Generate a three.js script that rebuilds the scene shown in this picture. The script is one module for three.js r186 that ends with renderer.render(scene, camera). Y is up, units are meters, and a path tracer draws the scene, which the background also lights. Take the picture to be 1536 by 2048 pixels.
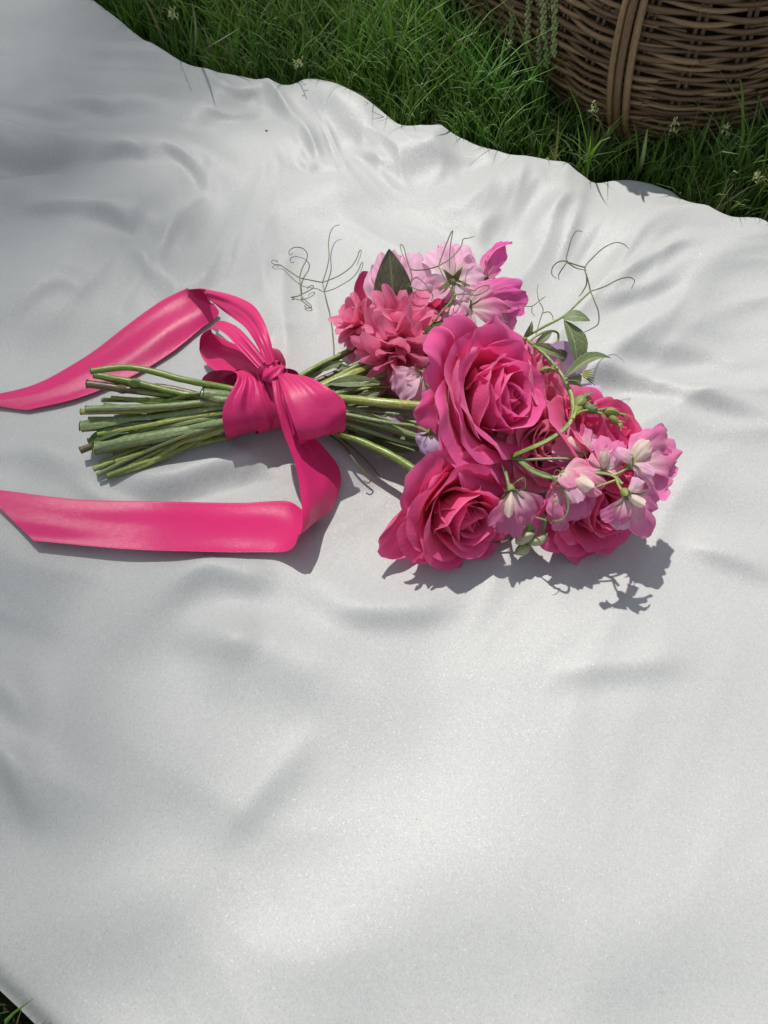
import * as THREE from 'three';
import { mergeGeometries } from 'three/addons/utils/BufferGeometryUtils.js';
import { ImprovedNoise } from 'three/addons/math/ImprovedNoise.js';

// ---------------------------------------------------------------- camera, sky, sun, exposure
const V3 = THREE.Vector3, rad = (d) => (d * Math.PI) / 180, lerp = THREE.MathUtils.lerp, clamp = THREE.MathUtils.clamp, sstep = THREE.MathUtils.smoothstep;
const v3 = (x, y, z) => new V3(x, y, z);
const scene = new THREE.Scene();
const FOV = 67.3, PITCH = 60, EYE = v3(0, 0.45, 0);
const camera = new THREE.PerspectiveCamera(FOV, 768 / 1024, 0.02, 400);
camera.position.copy(EYE); camera.rotation.set(-rad(PITCH), 0, 0); camera.updateMatrixWorld(true);
const renderer = new THREE.WebGLRenderer({ antialias: true });
renderer.toneMapping = THREE.LinearToneMapping;
renderer.toneMappingExposure = 1.08;
renderer.shadowMap.enabled = true; renderer.shadowMap.type = THREE.PCFSoftShadowMap;
const SKY = 1.0, SUN_EL = 58, SUN_AZ = -14;                     // azimuth: degrees left of straight ahead
const sunDir = v3(Math.sin(rad(SUN_AZ)) * Math.cos(rad(SUN_EL)), Math.sin(rad(SUN_EL)), -Math.cos(rad(SUN_AZ)) * Math.cos(rad(SUN_EL)));
{ // hazy summer sky, paler towards the horizon and brighter round the sun
  const W = 256, H = 128, d = new Float32Array(W * H * 4);
  for (let j = 0, i = 0; j < H; j++) for (let k = 0; k < W; k++, i += 4) {
    const el = ((j + 0.5) / H - 0.5) * Math.PI, az = ((k + 0.5) / W - 0.5) * 2 * Math.PI, x = Math.cos(az) * Math.cos(el), y = Math.sin(el), z = Math.sin(az) * Math.cos(el), c = Math.max(0, x * sunDir.x + y * sunDir.y + z * sunDir.z), h = Math.pow(1 - Math.max(0, y), 2.5), g = 0.28 * Math.pow(c, 10) + 0.1 * Math.pow(c, 3);
    d[i] = (lerp(0.33, 0.5, h) + g) * SKY; d[i + 1] = (lerp(0.365, 0.52, h) + g) * SKY; d[i + 2] = (lerp(0.43, 0.55, h) + g * 0.96) * SKY; d[i + 3] = 1;
  }
  const t = new THREE.DataTexture(d, W, H, THREE.RGBAFormat, THREE.FloatType); t.mapping = THREE.EquirectangularReflectionMapping; t.magFilter = THREE.LinearFilter; t.needsUpdate = true;
  scene.background = t; scene.environment = t;
}
const sun = new THREE.DirectionalLight(new THREE.Color(1, 0.955, 0.89), 4.2); sun.name = 'sun';
sun.position.copy(sunDir).multiplyScalar(6); sun.target.position.set(0, 0, -0.4); sun.castShadow = true;
Object.assign(sun.shadow.camera, { left: -2, right: 2, top: 2, bottom: -2, near: 0.5, far: 14 }); sun.shadow.mapSize.set(4096, 4096); sun.shadow.radius = 1.6;
scene.add(sun, sun.target);

// ---------------------------------------------------------------- helpers
let seed = 12345;
const rnd = () => { seed = (seed + 0x6d2b79f5) | 0; let t = Math.imul(seed ^ (seed >>> 15), 1 | seed); t = (t + Math.imul(t ^ (t >>> 7), 61 | t)) ^ t; return ((t ^ (t >>> 14)) >>> 0) / 4294967296; };
const rr = (a, b) => a + (b - a) * rnd(), gauss = () => Math.sqrt(-2 * Math.log(rnd() + 1e-9)) * Math.cos(6.2831853 * rnd());
const perlin = new ImprovedNoise(), noise = (x, y, z = 0.37) => perlin.noise(x, y, z);
const FPX = 1024 / Math.tan(rad(FOV / 2));
const ray = (px, py) => v3((px - 768) / FPX, (1024 - py) / FPX, -1).applyEuler(camera.rotation).normalize();
function P(px, py, h = 0) { const d = ray(px, py); return EYE.clone().addScaledVector(d, (h - EYE.y) / d.y); }      // the place at height h metres seen at a point of the picture
const taken = {};
function numbered(n) { const k = (taken[n] = (taken[n] ?? -1) + 1); return k ? n + '_' + String(k).padStart(3, '0') : n; }
function tag(o, label, category, group, kind) { if (label) o.userData.label = label; if (category) o.userData.category = category; if (group) o.userData.group = group; if (kind) o.userData.kind = kind; return o; }
function thing(name, label, category, at, group) { const o = new THREE.Group(); o.name = numbered(name); if (at) o.position.copy(at); scene.add(o); return tag(o, label, category, group); }
function part(name, geo, mat, parent) {
  const m = new THREE.Mesh(geo, mat); m.name = parent === scene ? numbered(name) : name; m.castShadow = m.receiveShadow = true;
  if (parent !== scene) { const top = parent.isGroup ? parent : parent.parent; if (parent.isGroup) m.position.copy(top.position).negate(); }   // part geometry is written in world metres
  parent.add(m); return m;
}
function grid(nu, nv, fn, col) {                     // fn(u, v, out) with u, v in 0..1; optional uv override through out.uv
  const n = (nu + 1) * (nv + 1), pos = new Float32Array(n * 3), uv = new Float32Array(n * 2), c = col ? new Float32Array(n * 3) : null, idx = [], p = v3(), k = [0, 0], cc = [1, 1, 1];
  for (let j = 0, i = 0; j <= nv; j++) for (let a = 0; a <= nu; a++, i++) {
    k[0] = a / nu; k[1] = j / nv; fn(a / nu, j / nv, p, k);
    pos[i * 3] = p.x; pos[i * 3 + 1] = p.y; pos[i * 3 + 2] = p.z; uv[i * 2] = k[0]; uv[i * 2 + 1] = k[1];
    if (c) { col(a / nu, j / nv, cc); c.set(cc, i * 3); }
  }
  for (let j = 0; j < nv; j++) for (let a = 0; a < nu; a++) { const i = j * (nu + 1) + a; idx.push(i, i + 1, i + nu + 2, i, i + nu + 2, i + nu + 1); }
  const g = new THREE.BufferGeometry();
  g.setAttribute('position', new THREE.BufferAttribute(pos, 3)); g.setAttribute('uv', new THREE.BufferAttribute(uv, 2)); if (c) g.setAttribute('color', new THREE.BufferAttribute(c, 3));
  g.setIndex(idx); g.computeVertexNormals(); return g;
}
const crv = (pts, closed = false) => new THREE.CatmullRomCurve3(pts, closed, 'centripetal');
function limb(pts, radii, { seg = 0, rad: nr = 7, cap = true, rough = 0, rib = 0, flat = 1, cut = 0 } = {}) {     // a tapered tube; rib: wings along a sweet pea stem
  const c = crv(pts), n = seg || Math.max(6, (pts.length - 1) * 6), L = c.getLength();
  const ps = [], ts = []; for (let i = 0; i <= n; i++) { ps.push(c.getPoint(i / n)); ts.push(c.getTangent(i / n)); }
  const R = (t) => { const f = t * (radii.length - 1), i = Math.min(radii.length - 2, Math.floor(f)); return radii.length === 1 ? radii[0] : lerp(radii[i], radii[i + 1], f - i); };
  let nrm = v3(0, 1, 0); nrm.addScaledVector(ts[0], -nrm.dot(ts[0])); if (nrm.lengthSq() < 1e-4) nrm.set(1, 0, 0).addScaledVector(ts[0], -ts[0].x); nrm.normalize();
  const N = [], B = []; for (let i = 0; i <= n; i++) { nrm.addScaledVector(ts[i], -nrm.dot(ts[i])).normalize(); N.push(nrm.clone()); B.push(ts[i].clone().cross(nrm)); }
  const sd = rnd() * 90;
  const g = grid(nr, n, (u, v, p, k) => {
    const i = Math.round(v * n), a = u * 2 * Math.PI; let r = R(v) * (1 + rough * noise(v * L * 130 + sd, Math.cos(a) * 1.3, Math.sin(a) * 1.3));
    let x = Math.cos(a), y = Math.sin(a) * flat; if (rib) { r *= 1 + rib * Math.pow(Math.abs(x), 4); }
    p.copy(ps[i]).addScaledVector(N[i], y * r).addScaledVector(B[i], x * r); k[0] = u; k[1] = v * L;
  });
  if (!cap) return g;
  const caps = [g];
  for (const e of [0, n]) {
    const s = e ? 1 : -1, r0 = R(e / n), dome = cut ? 0.12 : 0.6;
    caps.push(grid(nr, 3, (u, v, p, k) => {
      const a = u * 2 * Math.PI, q = Math.cos(v * Math.PI / 2), h = Math.sin(v * Math.PI / 2) * dome * r0; let r = r0 * q; if (rib) r *= 1 + rib * Math.pow(Math.abs(Math.cos(a)), 4);
      p.copy(ps[e]).addScaledVector(N[e], Math.sin(a) * flat * r).addScaledVector(B[e], Math.cos(a) * r).addScaledVector(ts[e], s * h);
    }));
  }
  return mergeGeometries(caps);
}
function tex(size, fn, srgb, rep = 1) {               // fn(x, y, out) fills 0..255
  const d = new Uint8Array(size * size * 4), o = [0, 0, 0, 255];
  for (let y = 0, i = 0; y < size; y++) for (let x = 0; x < size; x++, i += 4) { o[3] = 255; fn(x, y, o); d[i] = o[0]; d[i + 1] = o[1]; d[i + 2] = o[2]; d[i + 3] = o[3]; }
  const t = new THREE.DataTexture(d, size, size); t.wrapS = t.wrapT = THREE.RepeatWrapping; t.magFilter = THREE.LinearFilter; t.minFilter = THREE.LinearMipmapLinearFilter; t.generateMipmaps = true;
  if (srgb) t.colorSpace = THREE.SRGBColorSpace; t.repeat.set(rep, rep); t.needsUpdate = true; return t;
}
const tnoise = (x, y, f, size, z) => {               // tiling noise
  const a = (x / size) * 2 * Math.PI, b = (y / size) * 2 * Math.PI, r = f / (2 * Math.PI);
  return noise(Math.cos(a) * r + 5, Math.sin(a) * r + Math.cos(b) * r * 0.7, z + Math.sin(b) * r);
};

// ---------------------------------------------------------------- materials
const mat = (o) => new THREE.MeshPhysicalMaterial({ side: THREE.DoubleSide, roughness: 0.7, ...o });
const rgb = (r, g, b) => new THREE.Color().setRGB(r, g, b);
const glint = tex(512, (x, y, o) => { const k = 5; o[0] = clamp(128 + gauss() * k, 0, 255); o[1] = clamp(128 + gauss() * k, 0, 255); o[2] = 252; });
// single threads of the satin that lie askew and glint; the rest of the weave is matt
const glintOn = new Uint8Array(512 * 512); for (let i = 0; i < glintOn.length; i++) glintOn[i] = rnd() < 0.06 ? 1 : 0;
const glintC = tex(512, (x, y, o) => { const k = glintOn[y * 512 + x] ? 26 : 4, w = 3.5 * Math.sin(x * 1.57 + y * 0.8); o[0] = clamp(128 + w + gauss() * k, 0, 255); o[1] = clamp(128 + gauss() * k, 0, 255); o[2] = 248; }, false, 4.6);
const glintRough = tex(512, (x, y, o) => { o[0] = o[1] = o[2] = glintOn[y * 512 + x] ? 80 : 140 + 8 * gauss(); }, false, 4.6);
const clothTint = tex(256, (x, y, o) => { const n = 1 + 0.02 * gauss(); const c = clamp(243 * n, 0, 255); o[0] = c; o[1] = c; o[2] = c; }, true, 6.3);
const M = {};
M.cloth = mat({ name: 'white satin', color: rgb(0.43, 0.442, 0.437), map: clothTint, roughness: 0.95, roughnessMap: glintRough, ior: 1.5, specularIntensity: 0.65, normalMap: glintC, normalScale: new THREE.Vector2(1, 1), sheen: 0.3, sheenColor: rgb(0.8, 0.82, 0.9), sheenRoughness: 0.4 });
// ribbon: fine cross ribs, and a corded edge on both sides (u runs across the 38 mm)
const ribTex = tex(512, (x, y, o) => { const e = Math.min(x, 511 - x), rib = 10 * Math.sin(y * 1.5708) + 6 * gauss(), sel = e < 14 ? 60 * Math.sin((e / 14) * Math.PI) * (0.7 + 0.3 * Math.sin(y * 0.785)) : 0; o[0] = o[1] = o[2] = clamp(120 + rib + sel + 26 * noise(x / 60, y / 20, 3), 0, 255); }); ribTex.repeat.set(1 / 0.038, 1 / 0.06);
const glintR = glint.clone(); glintR.repeat.set(10, 10);
M.ribbon = mat({ name: 'pink satin', color: rgb(0.59, 0.028, 0.15), roughness: 0.33, ior: 1.5, specularIntensity: 0.5, normalMap: glintR, normalScale: new THREE.Vector2(1.0, 1.0), anisotropy: 0.75, anisotropyRotation: Math.PI / 2, bumpMap: ribTex, bumpScale: 0.0003, transmission: 0.08 });
const veinBump = tex(256, (x, y, o) => {
  const u = (x / 255) * 2 - 1, v = y / 255, f = u / (0.35 + 0.65 * v); let w = 0.5 + 0.5 * Math.sin(f * 46 + 3 * noise(f * 3, v * 5, 2)); w = 0.55 * w + 0.45 * (0.5 + 0.7 * noise(f * 9, v * 14, 7)); o[0] = o[1] = o[2] = clamp(w * 255, 0, 255);
});
const veinMap = tex(256, (x, y, o) => {
  const u = (x / 255) * 2 - 1, v = y / 255, f = u / (0.35 + 0.65 * v); const w = 0.5 + 0.5 * Math.sin(f * 46 + 3 * noise(f * 3, v * 5, 2)); const c = 240 - 4 * w + 20 * noise(u * 4, v * 4, 4); o[0] = clamp(c + 6, 0, 255); o[1] = o[2] = clamp(c - 4, 0, 255);
}, true);
const petalMat = (name, extra = {}) => mat({ name, color: rgb(1, 1, 1), vertexColors: true, map: veinMap, bumpMap: veinBump, bumpScale: 0.00006, roughness: 0.97, specularIntensity: 0.5, transmission: 0.52, sheen: 0.25, sheenColor: rgb(1, 0.7, 0.85), sheenRoughness: 0.5, ...extra });
M.petal = petalMat('rose petal');
M.pea = petalMat('sweet pea petal', { transmission: 0.5 });
const leafMap = tex(256, (x, y, o) => {
  const u = Math.abs((x / 255) * 2 - 1), v = y / 255; const mid = Math.exp(-u * u * 260), side = Math.pow(0.5 + 0.5 * Math.sin((v - u * 0.35) * 46), 10); const c = 0.8 + 0.2 * noise(x / 14, y / 14, 3) + 0.35 * mid + 0.14 * side;
  o[0] = o[1] = o[2] = clamp(c * 205, 0, 255);
}, true);
const leafBump = tex(256, (x, y, o) => { const u = Math.abs((x / 255) * 2 - 1), v = y / 255; o[0] = o[1] = o[2] = clamp(150 - 90 * Math.exp(-u * u * 260) - 60 * Math.pow(0.5 + 0.5 * Math.sin((v - u * 0.35) * 46), 8) + 30 * noise(x / 7, y / 7), 0, 255); });
const leafMat = (name, c, tr = 0.25) => mat({ name, color: c, map: leafMap, bumpMap: leafBump, bumpScale: 0.0003, roughness: 0.62, transmission: tr * 0.6 });
M.leaf = leafMat('green leaf', rgb(0.32, 0.41, 0.17)); M.leafDark = leafMat('dark leaf', rgb(0.19, 0.2, 0.1), 0.12); M.leafBright = leafMat('bright leaf', rgb(0.13, 0.27, 0.02), 0.35);
const stemMap = tex(128, (x, y, o) => { const c = 190 + 55 * noise(x / 3, y / 40, 1) + 40 * noise(x / 12, y / 9, 5) + 8 * gauss(); o[0] = clamp(c + 8, 0, 255); o[1] = clamp(c, 0, 255); o[2] = clamp(c - 10, 0, 255); }, true); stemMap.repeat.set(1, 22);
const stemMat = (name, c, r = 0.36) => mat({ name, color: c, map: stemMap, bumpMap: stemMap, bumpScale: 0.0002, roughness: r, ior: 1.5 });
M.stem = stemMat('green stem', rgb(0.26, 0.41, 0.08)); M.stemPale = stemMat('pale green stem', rgb(0.45, 0.57, 0.16)); M.stemGrey = stemMat('grey green stem', rgb(0.29, 0.42, 0.19)); M.stemBrown = stemMat('brown stem', rgb(0.2, 0.16, 0.09));
M.tendril = stemMat('tendril', rgb(0.2, 0.26, 0.12)); M.tendrilPale = stemMat('pale tendril', rgb(0.25, 0.32, 0.12)); M.calyx = stemMat('calyx', rgb(0.34, 0.44, 0.13)); M.cutEnd = stemMat('cut stem end', rgb(0.62, 0.64, 0.4), 0.8);
M.bud = mat({ name: 'pale bud', color: rgb(0.4, 0.42, 0.24), roughness: 0.7, transmission: 0.2 });
const rodMap = tex(128, (x, y, o) => { const c = 205 + 30 * noise(x / 10, y / 50, 1) + 30 * noise(x / 5, y / 6, 5) + 10 * gauss(); o[0] = clamp(c + 6, 0, 255); o[1] = clamp(c - 4, 0, 255); o[2] = clamp(c - 16, 0, 255); }, true); rodMap.repeat.set(1, 10);
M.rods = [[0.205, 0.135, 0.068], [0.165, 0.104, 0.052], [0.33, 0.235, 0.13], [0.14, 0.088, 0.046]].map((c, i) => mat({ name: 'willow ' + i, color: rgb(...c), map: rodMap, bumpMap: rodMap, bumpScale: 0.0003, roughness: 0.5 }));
M.grass = mat({ name: 'grass blade', color: rgb(1, 1, 1), vertexColors: false, roughness: 0.72, transmission: 0.42, specularIntensity: 0.8 });
M.seed = mat({ name: 'grass seed', color: rgb(0.42, 0.45, 0.22), roughness: 0.8 });
M.soil = mat({ name: 'soil and thatch', color: rgb(1, 1, 1), roughness: 1, map: tex(512, (x, y, o) => { const n = tnoise(x, y, 14, 512, 1) + 0.6 * gauss() * 0.4; o[0] = clamp(44 + 26 * n, 0, 255); o[1] = clamp(52 + 26 * n, 0, 255); o[2] = clamp(24 + 14 * n, 0, 255); }, true) });

// ---------------------------------------------------------------- ground and cloth
const SOIL = -0.042;
{ const g = new THREE.CircleGeometry(120, 64).rotateX(-Math.PI / 2).translate(0, SOIL, 0), p = g.attributes.position, u = g.attributes.uv; for (let i = 0; i < p.count; i++) u.setXY(i, p.getX(i) * 2, p.getZ(i) * 2);
  const o = part('lawn_ground', g, M.soil, scene); tag(o, 'dark soil of the lawn under the grass', null, null, 'structure'); }
// folds of the cloth: [height mm, half width mm, points in the picture...]; the sunward side of a fold is the one away from the camera
const FOLDS = [
  [15, 26, 622, 160, 690, 205, 770, 250], [9, 22, 1130, 332, 1200, 352], [7, 22, 1270, 350, 1330, 372], [6, 22, 440, 150, 520, 172],
  [13, 16, -60, 262, 60, 292, 150, 300, 240, 318], [-9, 14, -60, 300, 60, 322, 160, 330], [7, 20, 60, 210, 180, 215, 330, 200], [7, 24, 380, 225, 450, 185, 560, 195, 660, 215, 760, 232],
  [10, 26, 520, 330, 590, 275, 680, 245, 780, 262, 900, 300], [8, 22, 240, 285, 360, 320, 480, 390], [8, 24, 60, 110, 130, 160, 150, 220], [6, 18, 330, 250, 400, 215],
  [7, 20, -20, 330, 120, 420, 240, 455, 420, 470], [9, 20, 230, 545, 262, 525, 275, 555], [7, 18, 200, 305, 232, 318, 210, 345], [6, 30, -20, 560, 90, 590, 200, 640],
  [9, 24, 760, 330, 860, 300, 930, 315], [9, 22, 860, 430, 920, 400, 1010, 370, 1120, 372], [8, 22, 930, 480, 955, 440, 1000, 420], [7, 30, 560, 390, 660, 385, 760, 400], [8, 26, 1080, 470, 1150, 430, 1260, 450],
  [10, 30, 1180, 600, 1300, 560, 1420, 540, 1560, 545], [9, 24, 1160, 715, 1240, 690, 1330, 650, 1440, 640], [7, 10, 1160, 752, 1240, 748, 1320, 752, 1420, 772, 1540, 800], [6, 24, 1340, 840, 1440, 800, 1540, 830],
  [8, 26, 1230, 480, 1340, 430, 1420, 470], [6, 30, 1300, 900, 1420, 960, 1520, 1030], [6, 22, 1360, 1060, 1440, 1130, 1540, 1190],
  [9, 22, 230, 1290, 300, 1225, 380, 1180, 470, 1205, 560, 1185], [7, 22, 320, 1270, 440, 1310, 560, 1350, 680, 1375], [6, 20, 560, 1195, 680, 1225, 800, 1200, 900, 1180], [6, 16, 405, 1330, 430, 1300, 420, 1390],
  [7, 34, 200, 1500, 380, 1440, 560, 1390, 760, 1330, 900, 1300], [7, 34, 400, 1620, 560, 1540, 700, 1470, 840, 1410], [6, 18, -20, 1300, 50, 1370, 80, 1440], [7, 18, -20, 1440, 50, 1530, 60, 1610], [6, 24, -20, 1110, 90, 1150, 170, 1200],
  [6, 40, 900, 1960, 980, 1780, 1080, 1660, 1240, 1560], [5, 40, 520, 1960, 700, 1800, 860, 1640, 960, 1520], [6, 36, 1130, 2060, 1180, 1940, 1280, 1860, 1420, 1800], [5, 36, 60, 1860, 260, 1780, 460, 1720], [5, 40, 1180, 1350, 1320, 1290, 1440, 1330],
  [8, 14, 240, 950, 330, 960, 420, 940, 560, 940], [6, 22, 40, 880, 120, 900, 200, 960], [5, 20, 110, 700, 60, 640, -20, 600],
  [3, 7, 940, 470, 960, 440, 1000, 420], [3, 8, 1050, 470, 1100, 430, 1180, 395], [3, 8, 1200, 610, 1290, 585, 1400, 575], [2.6, 7, 1230, 560, 1330, 530, 1440, 500], [3, 7, 880, 300, 940, 330, 1000, 335], [3, 7, 720, 290, 760, 305, 800, 330], [3, 8, 420, 160, 480, 190, 560, 180],
  [3, 8, 380, 215, 460, 230, 540, 225], [3.6, 7, 0, 262, 110, 282, 200, 290], [3, 7, 150, 330, 200, 320, 235, 340], [3, 8, 250, 300, 330, 340, 420, 400], [2.6, 8, 120, 200, 190, 215, 220, 250], [3, 7, 230, 540, 258, 520, 270, 560], [3, 8, 300, 1240, 370, 1195, 470, 1215, 540, 1200], [3, 8, 330, 1280, 420, 1310, 500, 1330],
  [2.6, 8, 640, 1250, 760, 1225, 900, 1190], [2.6, 10, 430, 1610, 560, 1530, 660, 1490], [2.6, 9, -10, 1330, 50, 1390, 75, 1450], [2.6, 9, 0, 1480, 50, 1560, 45, 1620], [2.6, 8, 180, 960, 210, 1000, 280, 1010], [3, 8, 620, 900, 690, 930, 760, 985], [3, 9, 1340, 1080, 1420, 1130, 1530, 1200], [2.6, 9, 1120, 1370, 1240, 1330, 1330, 1290],
  [3, 8, 60, 420, 160, 440, 260, 500], [2.6, 8, 20, 640, 90, 600, 160, 610], [3, 8, 560, 300, 620, 330, 700, 330], [2.6, 8, 1300, 700, 1400, 690, 1500, 710],
].map(([h, w, ...q]) => {                           // each fold is a row of soft swellings, with a shallow trough on the side towards the viewer
  const pts = []; for (let i = 0; i < q.length; i += 2) pts.push(P(q[i], q[i + 1], 0)); const c = crv(pts), L = c.getLength(), n = Math.max(3, Math.ceil(L / (w * 0.00055))), k = ((L / n) / (w * 0.001 * 1.7725)) * (h / 1000), s = [];
  for (let i = 0; i <= n; i++) { const p = c.getPointAt(i / n), e = k * sstep(Math.min(i, n - i) / n, -0.04, 0.28); s.push([p.x, p.z, e, 1 / (w * w * 1e-6)]); s.push([p.x + 0.0004 * w, p.z + w * 0.0014, -0.42 * e, 1 / (w * w * 1.7e-6)]); }
  return { s, box: new THREE.Box2().setFromPoints(s.map((a) => new THREE.Vector2(a[0], a[1]))).expandByScalar((w / 1000) * 3.2) };
});
function clothY(x, z) {
  const wx = x + 0.03 * noise(x * 7, z * 7, 3), wz = z + 0.03 * noise(x * 7, z * 7, 8);
  let y = 0.012 * noise(wx * 3.1 + 3, wz * 3.6, 1.5) + 0.0045 * noise(wx * 7 + 1, wz * 9.5, 5.5) + 0.001 * noise(wx * 15, wz * 21, 9.5) + 0.00012 * noise(wx * 48, wz * 60, 2.5);
  // crisp drag wrinkles, strongest in the upper part, on the left and about the bouquet
  const far1 = sstep(-z, 0.12, 0.5), left = sstep(-x, 0.02, 0.3), m1 = 0.3 + 0.7 * Math.max(far1, left * 0.8), spread = lerp(0.5, -0.45, sstep(x, -0.2, 0.25)) + 0.7 * noise(x * 2.3, z * 2.3, 12);
  const ca = Math.cos(spread), sa = Math.sin(spread), ux = wx * ca + wz * sa, uz = wz * ca - wx * sa, rg = (f, g, k, e) => { const n = noise(ux * f + k, uz * g, k), r = 1 - 2.1 * Math.sqrt(n * n + e * 0.35); return r > 0 ? r * r : 0; };
  const patchy = sstep(noise(x * 5 + 7, z * 5, 2), -0.25, 0.35);
  const m2 = 0.12 + 0.88 * Math.max(far1, left * 0.5);
  y += m1 * (0.0075 * rg(2.4, 6.5, 1.3, 0.003) + 0.0048 * patchy * rg(5, 13, 4.1, 0.003)) + m2 * (0.0021 * patchy * rg(8, 21, 8.2, 0.002) + 0.0005 * sstep(noise(x * 6 + 2, z * 7, 31), 0, 0.3) * rg(14, 36, 13.7, 0.003));
  for (const f of FOLDS) {
    const b = f.box; if (x < b.min.x || x > b.max.x || z < b.min.y || z > b.max.y) continue;
    for (const g of f.s) { const dx = wx - g[0] , dz = wz - g[1], d = (dx * dx + dz * dz) * g[3]; if (d < 9) y += g[2] * Math.exp(-d); }
  }
  return y;
}
function C(px, py, dh = 0) { let h = dh, p; for (let i = 0; i < 7; i++) { p = P(px, py, h); h = clothY(p.x, p.z) + dh; } return p; }     // a place dh metres above the cloth
const FAR = [[-1.1, -1.75], [-0.75, -1.4], [-0.48, -1.12]].concat([[190, -10], [240, 30], [300, 75], [355, 105], [400, 125], [450, 138], [520, 155], [575, 163], [592, 159], [608, 152], [632, 153], [665, 165], [700, 190], [750, 215], [775, 228], [800, 243], [870, 253], [940, 275], [1010, 300], [1050, 310], [1120, 325], [1140, 335], [1180, 350], [1230, 343], [1270, 345], [1320, 357], [1360, 385], [1410, 415], [1450, 430], [1510, 432], [1540, 456]].map(([x, y]) => { const p = P(x, y, 0); return [p.x, p.z]; }), [[0.5, -0.48], [0.75, -0.43], [1.1, -0.4]]);
const NEAR = [[-1.1, -0.7], [-0.75, -0.4], [-0.42, -0.155], [-0.282, -0.048], [-0.195, 0.0115], [-0.1645, 0.0335], [-0.08, 0.098], [0.1, 0.17], [0.4, 0.24], [0.75, 0.26], [1.1, 0.2]];
const farC = crv(FAR.map(([x, z]) => v3(x, 0, z))), nearC = crv(NEAR.map(([x, z]) => v3(x, 0, z)));
const far = farC.getPoints(900), near = nearC.getPoints(900);
function edgeAt(list, s) { const f = clamp(s, 0, 1) * (list.length - 1), i = Math.min(list.length - 2, Math.floor(f)); return [lerp(list[i].x, list[i + 1].x, f - i), lerp(list[i].z, list[i + 1].z, f - i)]; }
const atX = (list, x) => { let lo = 0, hi = list.length - 1; while (hi - lo > 1) { const m = (lo + hi) >> 1; if (list[m].x < x) lo = m; else hi = m; } const a = list[lo], b = list[hi]; return lerp(a.z, b.z, clamp((x - a.x) / (b.x - a.x || 1), 0, 1)); };
const onCloth = (x, z, m = 0) => Math.abs(x) < 1.1 && z > atX(far, x) - m && z < atX(near, x) + m;
{
  const X = (u) => lerp(-1.05, 1.05, 0.5 + 0.5 * Math.sign(u - 0.5) * (0.55 * Math.abs(2 * u - 1) + 0.45 * Math.pow(Math.abs(2 * u - 1), 3)));
  const g = grid(560, 620, (u, v, p, k) => {
    const x = X(u), zf = atX(far, x), zn = atX(near, x), z = lerp(zf, zn, v), d = Math.min(z - zf, zn - z);
    let y = clothY(x, z); const e = 1 - sstep(d, 0, 0.016); y -= (z - zf < zn - z ? 0.013 : 0.005) * e * e;
    p.set(x, y, z); k[0] = x; k[1] = z;
  });
  const o = part('picnic_cloth', g, M.cloth, scene); tag(o, 'white satin cloth spread in soft folds over the grass', 'cloth');
}

// ---------------------------------------------------------------- wicker basket
const BASE = SOIL + 0.012;
const bkA = v3(-0.585, 0, -0.811), bkB = v3(0.811, 0, -0.585), BR = 0.1, LA = 0.4, LB = 0.32;
const corner0 = P(1322, 268, BASE + 0.004).addScaledVector(bkA, -0.0).addScaledVector(bkB, -0.0);
// rounded rectangle; (a, b) measured from the sharp front corner along the left and right walls
const front = corner0.clone().addScaledVector(bkA, -BR * 0.293 - 0.02).addScaledVector(bkB, -BR * 0.293 - 0.036);
const ringLen = 2 * (LA + LB - 4 * BR) + 2 * Math.PI * BR;
function ring(s, out) {                              // s in metres round the basket from the middle of the front corner, left wall first; out: offset outward
  const q = (Math.PI / 2) * BR, segs = [q / 2, LA - 2 * BR, q, LB - 2 * BR, q, LA - 2 * BR, q, LB - 2 * BR, q / 2];
  s = ((s % ringLen) + ringLen) % ringLen; let i = 0; while (i < 8 && s > segs[i]) { s -= segs[i]; i++; }
  const arc = (ca, cb, ang) => [ca - Math.cos(ang) * (BR + out), cb - Math.sin(ang) * (BR + out)];
  let a, b; const th = s / BR;
  if (i === 0) [a, b] = arc(BR, BR, Math.PI / 4 + th);
  else if (i === 1) { a = BR + s; b = -out; }
  else if (i === 2) [a, b] = arc(LA - BR, BR, Math.PI / 2 + th);
  else if (i === 3) { a = LA + out; b = BR + s; }
  else if (i === 4) [a, b] = arc(LA - BR, LB - BR, Math.PI + th);
  else if (i === 5) { a = LA - BR - s; b = LB + out; }
  else if (i === 6) [a, b] = arc(BR, LB - BR, 1.5 * Math.PI + th);
  else if (i === 7) { a = -out; b = LB - BR - s; }
  else [a, b] = arc(BR, BR, th);
  return front.clone().addScaledVector(bkA, a).addScaledVector(bkB, b);
}
const flare = (h) => 0.16 * h + 0.03 * Math.sin(clamp(h / 0.17, 0, 1) * Math.PI) - 0.012;
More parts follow.
